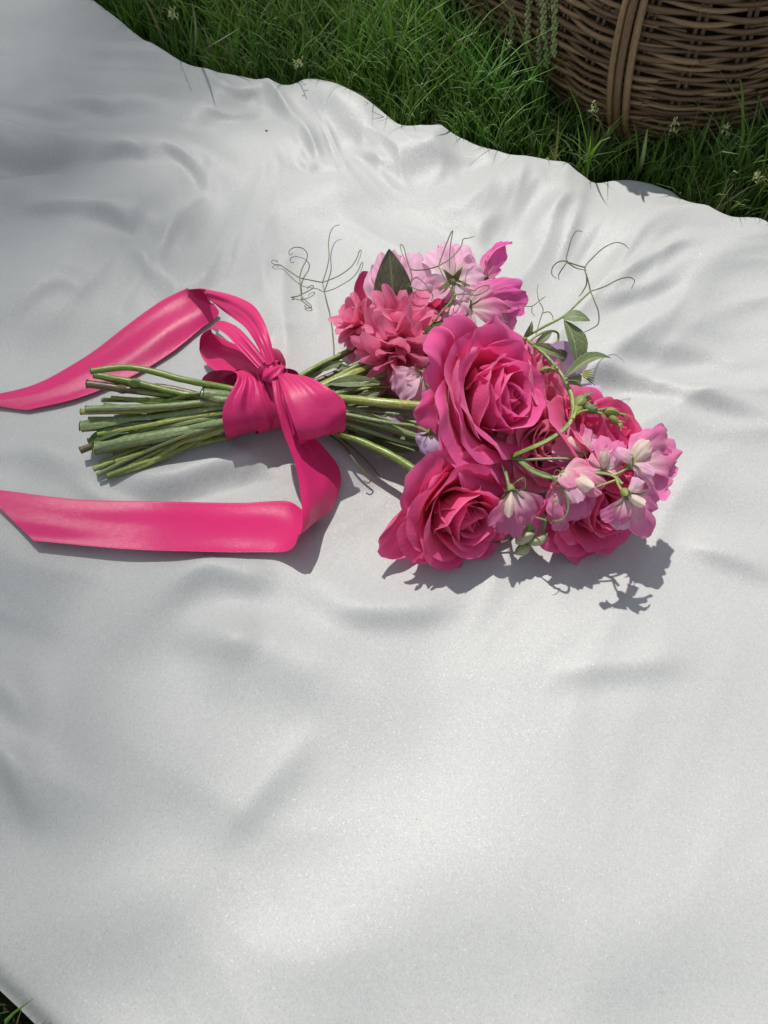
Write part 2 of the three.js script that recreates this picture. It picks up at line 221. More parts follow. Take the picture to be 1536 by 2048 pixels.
{
  const bk = thing('wicker_basket', 'brown woven willow basket standing in the grass at the top right', 'basket', P(1400, 100, BASE));
  const H = 0.166, pitch = 0.0041, rows = Math.floor(H / pitch), nst = 40, step = ringLen / nst;
  for (let r = 0; r < rows; r++) {
    let s = rr(0, 0.2), end = s + ringLen;
    while (s < end - 0.02) {
      const visible = true, len = Math.min(rr(0.28, 0.44), end - s), n = Math.max(8, Math.round((len / step) * 3)), pts = [], slope = rr(-0.006, 0.006), thick = rr(0.0019, 0.0026);
      for (let i = 0; i <= n; i++) {
        const t = i / n, q = s - 0.02 + t * (len + 0.03), h = (r + 0.5) * pitch + slope * (t - 0.5) + 0.0012 * noise(q * 30, r * 3.1);
        const wav = Math.cos((q / step) * Math.PI + (r % 2) * Math.PI) * 0.0028, ends = Math.max(0, 1 - Math.min(t, 1 - t) * n * 0.5);
        const p = ring(q, flare(h) + wav + (t < 0.5 ? -0.003 : 0.0022) * ends); p.y = BASE + h; pts.push(p);
      }
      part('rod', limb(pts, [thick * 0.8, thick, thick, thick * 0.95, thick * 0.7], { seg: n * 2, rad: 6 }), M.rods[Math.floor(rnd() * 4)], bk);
      s += len;
    }
  }
  for (let i = 0; i < nst; i++) {
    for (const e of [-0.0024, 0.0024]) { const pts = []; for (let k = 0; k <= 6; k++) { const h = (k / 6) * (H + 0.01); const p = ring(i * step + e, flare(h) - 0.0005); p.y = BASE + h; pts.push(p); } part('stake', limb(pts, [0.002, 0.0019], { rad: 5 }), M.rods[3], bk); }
  }
  // the three upright rods of the carrying handle on the left wall
  const hs = 0.03;
  for (let k = 0; k < 3; k++) {
    const pts = [];
    for (let i = 0; i <= 10; i++) { const h = 0.006 + (i / 10) * 0.19, bend = Math.max(0, 1 - i / 2.2); const p = ring(hs - 0.0054 * (k - 1) + 0.0018 * i - 0.022 * bend * bend, flare(Math.min(h, H)) + 0.0075 - 0.006 * bend + (k === 1 ? 0.0022 : 0)); p.y = BASE + h - 0.004 * bend; pts.push(p); }
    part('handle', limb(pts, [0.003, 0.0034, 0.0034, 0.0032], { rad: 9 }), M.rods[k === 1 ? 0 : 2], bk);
  }
  const rim = (h, r, o) => { const pts = []; for (let i = 0; i < 90; i++) { const p = ring((i / 90) * ringLen, flare(H) + o); p.y = BASE + h + 0.001 * Math.sin(i * 1.9); pts.push(p); } pts.push(pts[0].clone()); return limb(pts, [r], { seg: 180, rad: 7, cap: false }); };
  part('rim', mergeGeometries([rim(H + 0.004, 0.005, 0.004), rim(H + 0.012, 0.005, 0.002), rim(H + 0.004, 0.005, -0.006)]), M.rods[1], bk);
  const slab = (h, o, n) => grid(48, n, (u, v, p) => { const q = ring(u * ringLen, flare(Math.max(h, 0)) + o), c = front.clone().addScaledVector(bkA, LA / 2).addScaledVector(bkB, LB / 2); p.copy(c).lerp(q, v); p.y = BASE + h + 0.002 * Math.sin(v * 60); });
  part('base', slab(0.004, -0.002, 24), M.rods[3], bk); part('added_lid', slab(H + 0.008, -0.002, 30), M.rods[0], bk);  // the unseen top slab is added to keep sunlight out of the basket
}
// green tassels hanging over the basket's left wall
{
  const t = thing('tassel_plant', 'pale green catkin tassels hanging over the basket wall', 'plant', P(1060, 20, 0));
  const seenX = (q) => { const c = q.clone().applyMatrix4(camera.matrixWorldInverse); return 768 - (c.x / c.z) * FPX; }, wallAt = (px, h, o) => { let best = null, bd = 1e9; for (let s2 = 0.02; s2 < 0.42; s2 += 0.002) { const q = ring(s2, flare(h) + o); q.y = BASE + h; const d = Math.abs(seenX(q) - px); if (d < bd) { bd = d; best = q; } } return best; };
  for (const [x, h0, x2, h1, r] of [[1034, 0.2, 1022, 0.07, 5.2], [1064, 0.2, 1056, 0.082, 5], [1082, 0.2, 1078, 0.066, 6], [1102, 0.2, 1094, 0.07, 6.5], [1112, 0.2, 1108, 0.086, 5], [1092, 0.2, 1088, 0.096, 5]]) {
    const a = wallAt(x, Math.min(h0, 0.16), 0.009), b = wallAt(x2, h1, 0.009), pieces = [], n = 80, ax = b.clone().sub(a);
    pieces.push(limb([a, a.clone().lerp(b, 0.5), b], [0.0012, 0.001], { rad: 5 }));
    for (let i = 0; i < n; i++) { const f = i / n, q = a.clone().addScaledVector(ax, f), w = (r / 1000) * (0.45 + 0.55 * (1 - f)) * 0.9, an = i * 2.4; q.x += Math.cos(an) * w * 0.7; q.z += Math.sin(an) * w * 0.7; q.y += rr(-0.001, 0.001); const s = new THREE.IcosahedronGeometry(rr(0.001, 0.0017), 1); s.scale(1, 1.5, 1); s.rotateZ(rr(-0.6, 0.6)); s.translate(q.x, q.y, q.z); s.setIndex([...Array(s.attributes.position.count).keys()]); pieces.push(s); }
    part('tassel', mergeGeometries(pieces), M.tassel ?? (M.tassel = mat({ name: 'tassel', color: rgb(0.3, 0.36, 0.15), roughness: 0.8, transmission: 0.2 })), t);
  }
}

// ---------------------------------------------------------------- grass
function inBasket(p, m) { const d = p.clone().sub(front), a = d.dot(bkA), b = d.dot(bkB), i = 0.02 - m; return a > i && a < LA - i && b > i && b < LB - i && !(a < BR && b < BR && Math.hypot(a - BR, b - BR) > BR - 0.02 + m); }
function bladeGeo(h, w, lean, curl, twist, ox, oz, ang) {
  const g = grid(2, 5, (u, v, p) => { const x = (u - 0.5) * w * (1 - Math.pow(v, 2.2)) , l = lean * v + curl * v * v, tw = twist * v; p.set(x * Math.cos(tw), h * v * Math.cos(l * 0.6), h * v * Math.sin(l) + x * Math.sin(tw) + Math.abs(u - 0.5) * w * 0.35); });
  return g.rotateY(ang).translate(ox, 0, oz);
}
{
  seed = 777;
  const tuft = (n, hMin, hMax, sp) => { const gs = []; for (let i = 0; i < n; i++) gs.push(bladeGeo(rr(hMin, hMax), rr(0.0026, 0.005), rr(0.0, 0.2), rr(0, 0.6), rr(-1.2, 1.2), rr(-sp, sp), rr(-sp, sp), rr(0, 6.28))); return mergeGeometries(gs); };
  const tufts = [tuft(8, 0.06, 0.11, 0.012), tuft(7, 0.08, 0.13, 0.013), tuft(9, 0.045, 0.09, 0.012)];
  const spots = [];
  for (let i = 0; i < 60000 && spots.length < 19000; i++) { const x = rr(-0.75, 1.15), z = rr(-1.75, -0.36); if (onCloth(x, z, 0.012)) continue; const p = v3(x, SOIL, z); if (inBasket(p, 0.0)) continue; spots.push(p); }
  for (let i = 0; i < 1500; i++) { const x = rr(-0.42, 0.02), z = rr(-0.14, 0.3); if (!onCloth(x, z, 0.014)) spots.push(v3(x, SOIL, z)); }
  const q = new THREE.Quaternion(), m4 = new THREE.Matrix4(), up = v3(0, 1, 0), col = new THREE.Color();
  tufts.forEach((g, k) => {
    const mine = spots.filter((_, i) => i % 3 === k), im = new THREE.InstancedMesh(g, M.grass, mine.length); im.name = numbered('grass'); im.castShadow = im.receiveShadow = true;
    mine.forEach((p, i) => {
      const nearEdge = onCloth(p.x, p.z, 0.05) ? 0.72 : inBasket(p, 0.06) ? 0.7 : 1, s = rr(0.75, 1.15) * nearEdge; q.setFromAxisAngle(up, rr(0, 6.28)); m4.compose(p, q, v3(s, s * rr(0.85, 1.1), s)); im.setMatrixAt(i, m4);
      const patch = 0.5 + 0.8 * noise(p.x * 6, p.z * 6, 4), y = rnd(); col.setRGB(0.07 + 0.12 * y * patch + 0.02 * rnd(), 0.14 + 0.16 * y + 0.04 * patch, 0.01 + 0.012 * rnd()); if (y > 0.95) col.setRGB(0.34, 0.31, 0.13); im.setColorAt(i, col);
    });
    scene.add(tag(im, ['lush green lawn grass behind the cloth', 'taller grass blades standing through the lawn', 'short fine grass blades low in the lawn'][k], null, null, 'stuff'));
  });
  // single seed heads and long stray blades that stand out from the lawn
  const seedHead = (base, top, label) => {
    const t = thing('grass_seed_head', label, 'grass', base), mid = base.clone().lerp(top, 0.5).add(v3(rr(-0.006, 0.006), 0.003, 0));
    part('stalk', limb([base, mid, top], [0.0007, 0.0004], { rad: 5 }), M.stemPale, t); const gs = [];
    for (let i = 0; i < 16; i++) { const f = 0.6 + 0.4 * (i / 16), p = base.clone().lerp(top, f), s = new THREE.SphereGeometry(1, 6, 4).scale(0.0006, 0.0019, 0.0006); s.rotateZ(rr(-1, 1)); s.translate(p.x + rr(-0.008, 0.008) * (1.3 - f), p.y + rr(-0.003, 0.003), p.z + rr(-0.004, 0.004)); gs.push(s); }
    part('seeds', mergeGeometries(gs), M.seed, t);
  };
  for (const [bx, by, tx, ty, h, l] of [[1190, 270, 1188, 205, 0.05, 'pale grass seed head below the basket handle'], [1345, 300, 1352, 240, 0.05, 'grass seed head before the basket front near the cloth'], [1455, 300, 1450, 250, 0.05, 'feathery grey seed head in the shade at the right'], [1510, 390, 1516, 340, 0.04, 'grass seed head beside the right cloth edge'], [1010, 130, 1018, 88, 0.06, 'pale seed head left of the hanging tassels'], [585, 148, 600, 118, 0.035, 'white grass seed head behind the bump of the cloth edge'], [350, 60, 345, 18, 0.06, 'grass seed head at the upper left of the lawn']]) seedHead(P(bx, by, SOIL + 0.01), P(tx, ty, h), l);
  const stray = (pts, label, w = 0.0012) => { const t = part('stray_grass', limb(pts, [w * 0.7, w, w * 0.8, 0.0003], { rad: 5, flat: 0.35 }), M.strayGrass ?? (M.strayGrass = mat({ name: 'stray grass', color: rgb(0.2, 0.26, 0.08), transmission: 0.3 })), scene); tag(t, label, 'grass'); };
  stray([P(1120, 220, -0.02), P(1160, 170, 0.03), P(1210, 125, 0.06), P(1255, 106, 0.07)], 'long arching grass blade crossing the basket handle');
  stray([P(960, 76, 0.0), P(985, 68, 0.03), P(1005, 62, 0.05)], 'bright stray grass blade left of the basket', 0.0015);
  stray([P(1280, 345, -0.01), P(1288, 305, 0.03), P(1295, 258, 0.06)], 'pale upright grass blade at the cloth edge below the basket', 0.0018);
  stray([P(390, 115, -0.01), P(392, 60, 0.04), P(385, 5, 0.08)], 'long grass blade standing behind the upper left cloth edge', 0.0015);
  stray([P(415, 96, 0.0), P(450, 75, 0.03), P(480, 56, 0.045)], 'grey green grass blade lying across the upper left lawn', 0.0018);
}

// the tree up-sun whose thin crown half shades the left of the cloth
{
  seed = 404; const tr = thing('shade_tree', 'leafy tree standing beyond the picture that half shades the left of the cloth', 'tree', v3(-3.3, SOIL, -8));
  const one = grid(4, 6, (u, v, p) => { const s2 = u * 2 - 1; p.set(s2 * 0.024 * Math.sin(Math.PI * (0.06 + 0.9 * v)), 0.075 * v, 0.01 * Math.sin(v * 3) + Math.abs(s2) * 0.006); });
  const spots = []; while (spots.length < 7600) {
    const x = rr(-2.6, 0.12), z = rr(-1.9, 1.5), d = rr(10.4, 12.8), edge = -0.12 + 0.1 * noise(z * 2.1, 3.3) + 0.06 * noise(z * 5, d * 0.4), keep = sstep(edge - x, -0.12, 0.24) * (0.75 + 0.7 * noise(x * 2.4, z * 2.4, 6)) * sstep(2.6 + x, 0, 0.5) * sstep(1.5 - Math.abs(z + 0.2), 0, 0.5);
    if (rnd() < keep) spots.push(v3(x, 0, z).addScaledVector(sunDir, d).sub(tr.position));
  }
  const im = new THREE.InstancedMesh(one, leafMat('tree leaf', rgb(0.08, 0.13, 0.03), 0.2), spots.length), m4 = new THREE.Matrix4(), q = new THREE.Quaternion(), e = new THREE.Euler(); im.name = 'crown'; im.castShadow = im.receiveShadow = true; tag(im, null, null, null, 'stuff');
  spots.forEach((p, i) => { const k = rr(0.7, 1.25); im.setMatrixAt(i, m4.compose(p, q.setFromEuler(e.set(rr(0, 6.3), rr(0, 6.3), rr(0, 6.3))), v3(k, k, k))); }); tr.add(im);
  const tp = tr.position, cen = v3(-1.3, 0, -0.3).addScaledVector(sunDir, 11.6); part('trunk', limb([tp.clone(), v3(-3.2, 3, -7.9), v3(-3.3, 6, -7.8), cen.clone().add(v3(-0.3, -1, 0.1)), cen], [0.17, 0.14, 0.11, 0.05, 0.02], { rad: 12, rough: 0.1 }), M.stemBrown, tr);
  for (let i = 0; i < 9; i++) { const a = v3(-3.25, 6, -7.8).lerp(cen, rr(0, 0.8)), b = cen.clone().add(v3(rr(-1.2, 0.9), rr(-0.5, 0.7), rr(-1.1, 1.1))); part('branch', limb([a, a.clone().lerp(b, 0.5).add(v3(0, 0.15, 0)), b], [0.035, 0.02, 0.006], { rad: 7 }), M.stemBrown, tr); }
}

// ---------------------------------------------------------------- pink ribbon
const rib = thing('satin_ribbon', 'hot pink satin ribbon tied in a bow round the stems with two long tails', 'ribbon', C(555, 800, 0.02));
function ribbonPart(name, secs, { nu = 22, n = 9, arch = 0, wave = 0, pleat = 0, both = 0 } = {}) {       // secs: [x, y, mm of one edge, x, y, mm of the other edge]
  const A = crv(secs.map((s) => C(s[0], s[1], s[2] / 1000))), B = crv(secs.map((s) => C(s[3], s[4], s[5] / 1000))), nv = (secs.length - 1) * n, L = A.getLength(), a = v3(), b = v3(), t = v3(), w = v3(), sd = rnd() * 50;
  return part(name, grid(nu, nv, (u, v, p, k) => {
    A.getPoint(v, a); B.getPoint(v, b); p.copy(a).lerp(b, u);
    if (arch || wave || pleat) { A.getTangent(v, t); w.copy(b).sub(a); t.cross(w).normalize(); if (t.y < 0) t.negate(); p.addScaledVector(t, arch * 4 * u * (1 - u) * Math.sin(v * Math.PI) + wave * noise(v * 7 + sd, u * 2.2) + pleat * (Math.sin(u * 15 + sd + v * 6) + 0.6 * Math.sin(u * 26 + sd * 2)) * (Math.exp(-v * 4.5) + both * Math.exp((v - 1) * 4.5))); }
    k[0] = u * 0.038; k[1] = v * L;
  }), M.ribbon, rib);
}
seed = 31;
ribbonPart('tail', [[533, 730, 50, 550, 722, 50], [513, 690, 50, 538, 672, 54], [492, 657, 44, 528, 643, 52], [470, 639, 38, 508, 612, 48], [447, 622, 31, 470, 592, 42], [425, 604, 27, 425, 581, 34], [415, 596, 19, 392, 577, 24], [424, 606, 10, 374, 577, 13], [438, 625, 5, 362, 581, 8], [400, 658, 4, 330, 599, 6], [340, 706, 4, 250, 655, 6], [265, 752, 3, 160, 722, 5], [150, 800, 3, 70, 770, 4], [55, 821, 3, -75, 800, 4]], { arch: 0.003, wave: 0.0024, pleat: 0.0005 });
ribbonPart('loop', [[508, 762, 34, 528, 738, 42], [470, 756, 22, 508, 712, 32], [436, 744, 14, 474, 690, 22], [411, 725, 10, 444, 676, 17], [399, 701, 12, 424, 664, 20], [402, 673, 27, 430, 648, 28], [425, 657, 37, 450, 643, 38], [452, 670, 43, 474, 653, 45], [483, 702, 47, 502, 682, 51], [516, 737, 48, 534, 722, 51]], { wave: 0.0012, pleat: 0.0004, both: 1 });
ribbonPart('loop', [[546, 745, 36, 570, 742, 26], [548, 715, 42, 571, 722, 30], [540, 695, 46, 556, 698, 36], [532, 700, 40, 544, 706, 30]]);
ribbonPart('loop', [[556, 750, 52, 575, 744, 50], [562, 768, 57, 612, 752, 54], [572, 800, 61, 660, 778, 56], [584, 838, 57, 688, 803, 52], [594, 868, 49, 692, 832, 45], [599, 889, 39, 690, 856, 36], [596, 893, 28, 684, 865, 25], [586, 872, 22, 668, 850, 18], [578, 830, 28, 630, 810, 24], [562, 775, 40, 585, 770, 36]], { wave: 0.0014, arch: 0.002, nu: 26, pleat: 0.0005 });
ribbonPart('tail', [[543, 762, 50, 574, 758, 50], [552, 812, 49, 580, 803, 51], [566, 862, 44, 606, 850, 38], [584, 912, 39, 648, 893, 24], [597, 962, 36, 676, 932, 13], [602, 1005, 35, 682, 963, 8], [603, 1040, 33, 674, 995, 6], [598, 1070, 28, 654, 1026, 5], [588, 1090, 20, 630, 1034, 4], [570, 1101, 11, 606, 1020, 3], [545, 1104, 6, 580, 1005, 3], [480, 1105, 5, 490, 1006, 5], [390, 1103, 7, 390, 1004, 7], [290, 1100, 9, 280, 1002, 9], [180, 1092, 9, 150, 998, 10], [67, 1082, 8, -40, 975, 11]], { wave: 0.002, pleat: 0.0005 });
// the narrow folded edge that runs down beside the bow loop
ribbonPart('fold', [[556, 752, 55, 562, 752, 56], [568, 800, 57, 575, 798, 60], [578, 838, 52, 583, 836, 56], [586, 872, 44, 590, 868, 48]]);
{ // band wrapped round the stems, gathered towards the knot
  const a0 = P(424, 813, 0.022), a1 = P(606, 792, 0.023), ax = a1.clone().sub(a0), L = ax.length(), d = ax.clone().normalize(), side = v3(0, 1, 0).cross(d).normalize(), up = v3(0, 1, 0);
  const kn = Math.PI * 0.60;                          // angle of the knot on the ring: 0 = towards the viewer, pi/2 = top
  const band = (R0, v0, v1, ph) => grid(120, 40, (u, v, p, k) => {
    const ang = u * Math.PI * 2, da = Math.atan2(Math.sin(ang - kn), Math.cos(ang - kn)), pin = Math.exp(-da * da * 1.6), vv = lerp(v0, v1, v), ka = 0.6, q = lerp(vv, ka, pin * 0.62), fo = Math.sin(v * 30 + ph + da * 1.1) * 0.5 + 0.5 * Math.sin(v * 17 + ph * 2 - da * 2);
    const rr_ = R0 + 0.0022 * fo * (0.3 + pin) * Math.sin(Math.PI * clamp(v, 0.02, 0.98)) + 0.0012 * pin + 0.0006 * noise(ang * 2, v * 4, ph);
    p.copy(a0).addScaledVector(d, q * L + 0.0085 * Math.cos(ang) * (1 - 0.6 * v)).addScaledVector(side, -Math.cos(ang) * (rr_ + 0.001 + 0.003 * (1 - clamp(v * 2.5, 0, 1))) * 1.06).addScaledVector(up, Math.sin(ang) * (rr_ + 0.0025 * (1 - clamp(v * 2.5, 0, 1))) * 0.96);
    k[0] = v * 0.038; k[1] = ang * R0;
  });
  part('band', band(0.0195, 0, 0.82, 1), M.ribbon, rib); part('band', band(0.0186, 0.35, 1.05, 4), M.ribbon, rib);
  // knot: a small fat turn of ribbon with folds
  const kc = P(541, 740, 0.048), ks = v3(0.62, 0.1, 0.78).normalize(), kd = v3(0.78, 0.35, -0.6).addScaledVector(ks, -0.03).normalize(), ku = ks.clone().cross(kd).normalize();
  part('knot', grid(56, 30, (u, v, p, k) => {
    const ang = u * Math.PI * 2, e = v * 2 - 1, en = Math.sqrt(Math.max(0, 1 - Math.pow(Math.abs(e), 5))), fo = (Math.sin(v * 17 + ang * 0.7 + 1) * 0.0009 + Math.sin(v * 31 - ang * 1.4) * 0.00045) , r = (0.0066 + 0.0014 * Math.cos(ang * 2 + 1) + fo) * (0.35 + 0.65 * en) + 0.001 * e;
    p.copy(kc).addScaledVector(ks, e * 0.0105 + 0.0025 * Math.sin(ang)).addScaledVector(kd, Math.cos(ang) * r).addScaledVector(ku, Math.sin(ang) * r); k[0] = v * 0.03; k[1] = ang * 0.008;
  }), M.ribbon, rib);
}
// ---------------------------------------------------------------- flower makers
const U = (r, u, t) => v3(r, 0.5 * u + 0.866 * t, -0.866 * u + 0.5 * t);     // right, away-and-up, towards a viewer who stands over the cloth
function basis(axis, hint) { const y = axis.clone().normalize(), x = hint.clone().addScaledVector(y, -hint.dot(y)).normalize(); return new THREE.Matrix4().makeBasis(x, y, x.clone().cross(y)); }
function petalGeo(o) {                                // a petal whose base stands on +X beside the axis +Y
  const { R, L, W, th, cup = 0.8, roll = 0, wave = 0, round = 0.3, point = 0, nu = 14, nv = 14, c0, c1, back = 0 } = o, sd = rnd() * 100, mid = [], n = 40;
  let x = R, y = o.y0 ?? 0; const th2 = (v) => { const k = v * (th.length - 1), i = Math.min(th.length - 2, Math.floor(k)), f = k - i, s = f * f * (3 - 2 * f); return rad(lerp(th[i], th[i + 1], s * 0.6 + f * 0.4)); };
  for (let i = 0; i <= n; i++) { const a = th2(i / n); mid.push([x, y, a]); x += (Math.sin(a) * L) / n; y += (Math.cos(a) * L) / n; }
  return grid(nu, nv, (u, v, p) => {
    const s = u * 2 - 1, vv = v * (1 - round * Math.pow(Math.abs(s), 2.4) + point * (1 - Math.abs(s)) * 0.2 * v + 0.03 * noise(s * 2.2 + sd, v, 3) * v), f = clamp(vv, 0, 1) * n, i = Math.min(n - 1, Math.floor(f)), t = f - i, a = lerp(mid[i][2], mid[i + 1][2], t);
    const w = W * (0.3 + 0.7 * Math.sin(Math.min(v / 0.68, 1) * Math.PI / 2)) * (v > 0.68 ? 1 - 0.16 * Math.pow((v - 0.68) / 0.32, 2) : 1), kap = cup / Math.max(0.004, W), ang = s * w * kap;
    let inn = (1 - Math.cos(ang)) / kap; const lat = Math.sin(ang) / kap, ed = sstep(Math.abs(s), 0.45, 1) * sstep(v, 0.3, 1); inn -= roll * ed * ed * 1.2; inn += wave * (noise(s * 2.6 + sd, v * 2.2, 1) + 0.5 * noise(s * 6 + sd, v * 3.5, 2)) * (0.25 + v);
    p.set(lerp(mid[i][0], mid[i + 1][0], t) - Math.cos(a) * inn, lerp(mid[i][1], mid[i + 1][1], t) + Math.sin(a) * inn, lat);
  }, (u, v, c) => { const f = sstep(v, 0.0, 0.9), n2 = 1 + 0.1 * noise(u * 3 + sd, v * 3) + 0.07 * noise(u * 14 + sd, v * 3.5, 6), rim = 0.5 * sstep(Math.max(Math.abs(u * 2 - 1), v), 0.86, 1); for (let k = 0; k < 3; k++) c[k] = clamp(lerp(c0[k], c1[k], f) * n2 + (k ? 0.09 * rim : 0.04 * rim), 0, 0.93); });
}
const ROSE = { c0: [0.9, 0.06, 0.23], c1: [0.92, 0.125, 0.44] }, ROSE2 = { c0: [0.88, 0.05, 0.18], c1: [0.89, 0.11, 0.36] }, PINK = { c0: [0.85, 0.1, 0.27], c1: [0.92, 0.28, 0.49] }, SOFT = { c0: [0.84, 0.2, 0.34], c1: [0.88, 0.32, 0.5] };
function rose(t, at, axis, size, pal, { n = 34, open = 1, spin = 0, seedv = 1, name = 'petal', hint = v3(0, 1, 0), extra = [] } = {}) {
  seed = seedv * 977; const m = basis(axis, Math.abs(axis.clone().normalize().dot(hint)) > 0.95 ? v3(1, 0, 0) : hint).setPosition(at), k = size / 0.05;
  for (let i = 0; i < n; i++) {
    const f = i / (n - 1), az = rad(spin + i * 137.5 + rr(-14, 14)), o = f * open;
    const th = f < 0.25 ? [40, 10, -20, -16] : f < 0.6 ? [62 * f + 26, 18 + 36 * (f - 0.25), -8 + 44 * (f - 0.25), 4 + 90 * (f - 0.25) + rr(0, 18)] : [60 + 16 * o, 36 + 40 * (o - 0.5), 26 + 64 * (o - 0.5), 70 + 110 * (o - 0.6) + rr(-8, 26)];
    const g = petalGeo({ R: k * (0.0012 + 0.005 * f), y0: -k * 0.012 * f * f, L: k * (0.03 + 0.026 * f + rr(-0.002, 0.003)), W: k * (0.012 + 0.0245 * Math.sqrt(f) + rr(-0.002, 0.002)), th, cup: lerp(1.35, 0.72, f), roll: k * (f > 0.3 ? rr(0.003, 0.009) * f : 0), wave: k * lerp(0.0006, 0.0012, f), round: rr(0.24, 0.36), point: rnd() < 0.4 ? 0.25 : 0, nu: 18, nv: 18, ...pal });
    g.rotateY(az).applyMatrix4(m); part(name, g, M.petal, t);
  }
  for (const e of extra) { const g = petalGeo({ nu: 18, nv: 18, ...pal, ...e }); g.rotateY(rad(e.az)).applyMatrix4(m); part(name, g, M.petal, t); }
  { const g = new THREE.SphereGeometry(k * 0.0085, 14, 10).scale(1, 1.3, 1).translate(0, -k * 0.011, 0).applyMatrix4(m); part('receptacle', g, M.calyx, t); }
  for (let i = 0; i < 5; i++) { const g = petalGeo({ R: k * 0.003, y0: -k * 0.014, L: k * 0.03, W: k * 0.005, th: [80, 75, 60, 85], cup: 0.5, round: 0, point: 1, nu: 6, nv: 10, c0: [0.15, 0.2, 0.07], c1: [0.15, 0.22, 0.07] }); g.rotateY(rad(i * 72 + 20)).applyMatrix4(m); part('sepal', g, M.sepal ?? (M.sepal = petalMat('sepal', { transmission: 0.15, sheen: 0 })), t); }
}
function pompon(t, at, axis, size, pal, { n = 46, amax = 125, seedv = 1 } = {}) {
  seed = seedv * 1171; const m = basis(axis, v3(0.3, 0.2, 1)).setPosition(at), k = size / 0.03;
  for (let i = 0; i < n; i++) {
    const f = Math.sqrt((i + 0.5) / n), al = amax * f + rr(-7, 7), az = rad(i * 137.5 + rr(-12, 12));
    const g = petalGeo({ R: k * 0.001, y0: k * (0.006 - 0.012 * f), L: k * (0.021 + 0.008 * f + rr(-0.004, 0.005)), W: k * rr(0.0052, 0.009), th: [al * 0.75, al, al + 6, al + rr(8, 48)], cup: rr(0.6, 1.1), roll: k * rr(-0.001, 0.0025), wave: k * 0.0009, round: rr(0.3, 0.45), nu: 10, nv: 10, ...pal });
    g.rotateY(az).applyMatrix4(m); part('petal', g, M.petal, t);
  }
}
const PALE = { w: [0.9, 0.84, 0.82], e: [0.86, 0.56, 0.76] }, MAUVE = { w: [0.9, 0.78, 0.78], e: [0.8, 0.26, 0.54] }, MAG = { w: [0.86, 0.5, 0.66], e: [0.8, 0.14, 0.5] }, LILAC = { w: [0.82, 0.78, 0.88], e: [0.64, 0.52, 0.82] }, BLUSH = { w: [0.92, 0.86, 0.78], e: [0.88, 0.4, 0.6] };
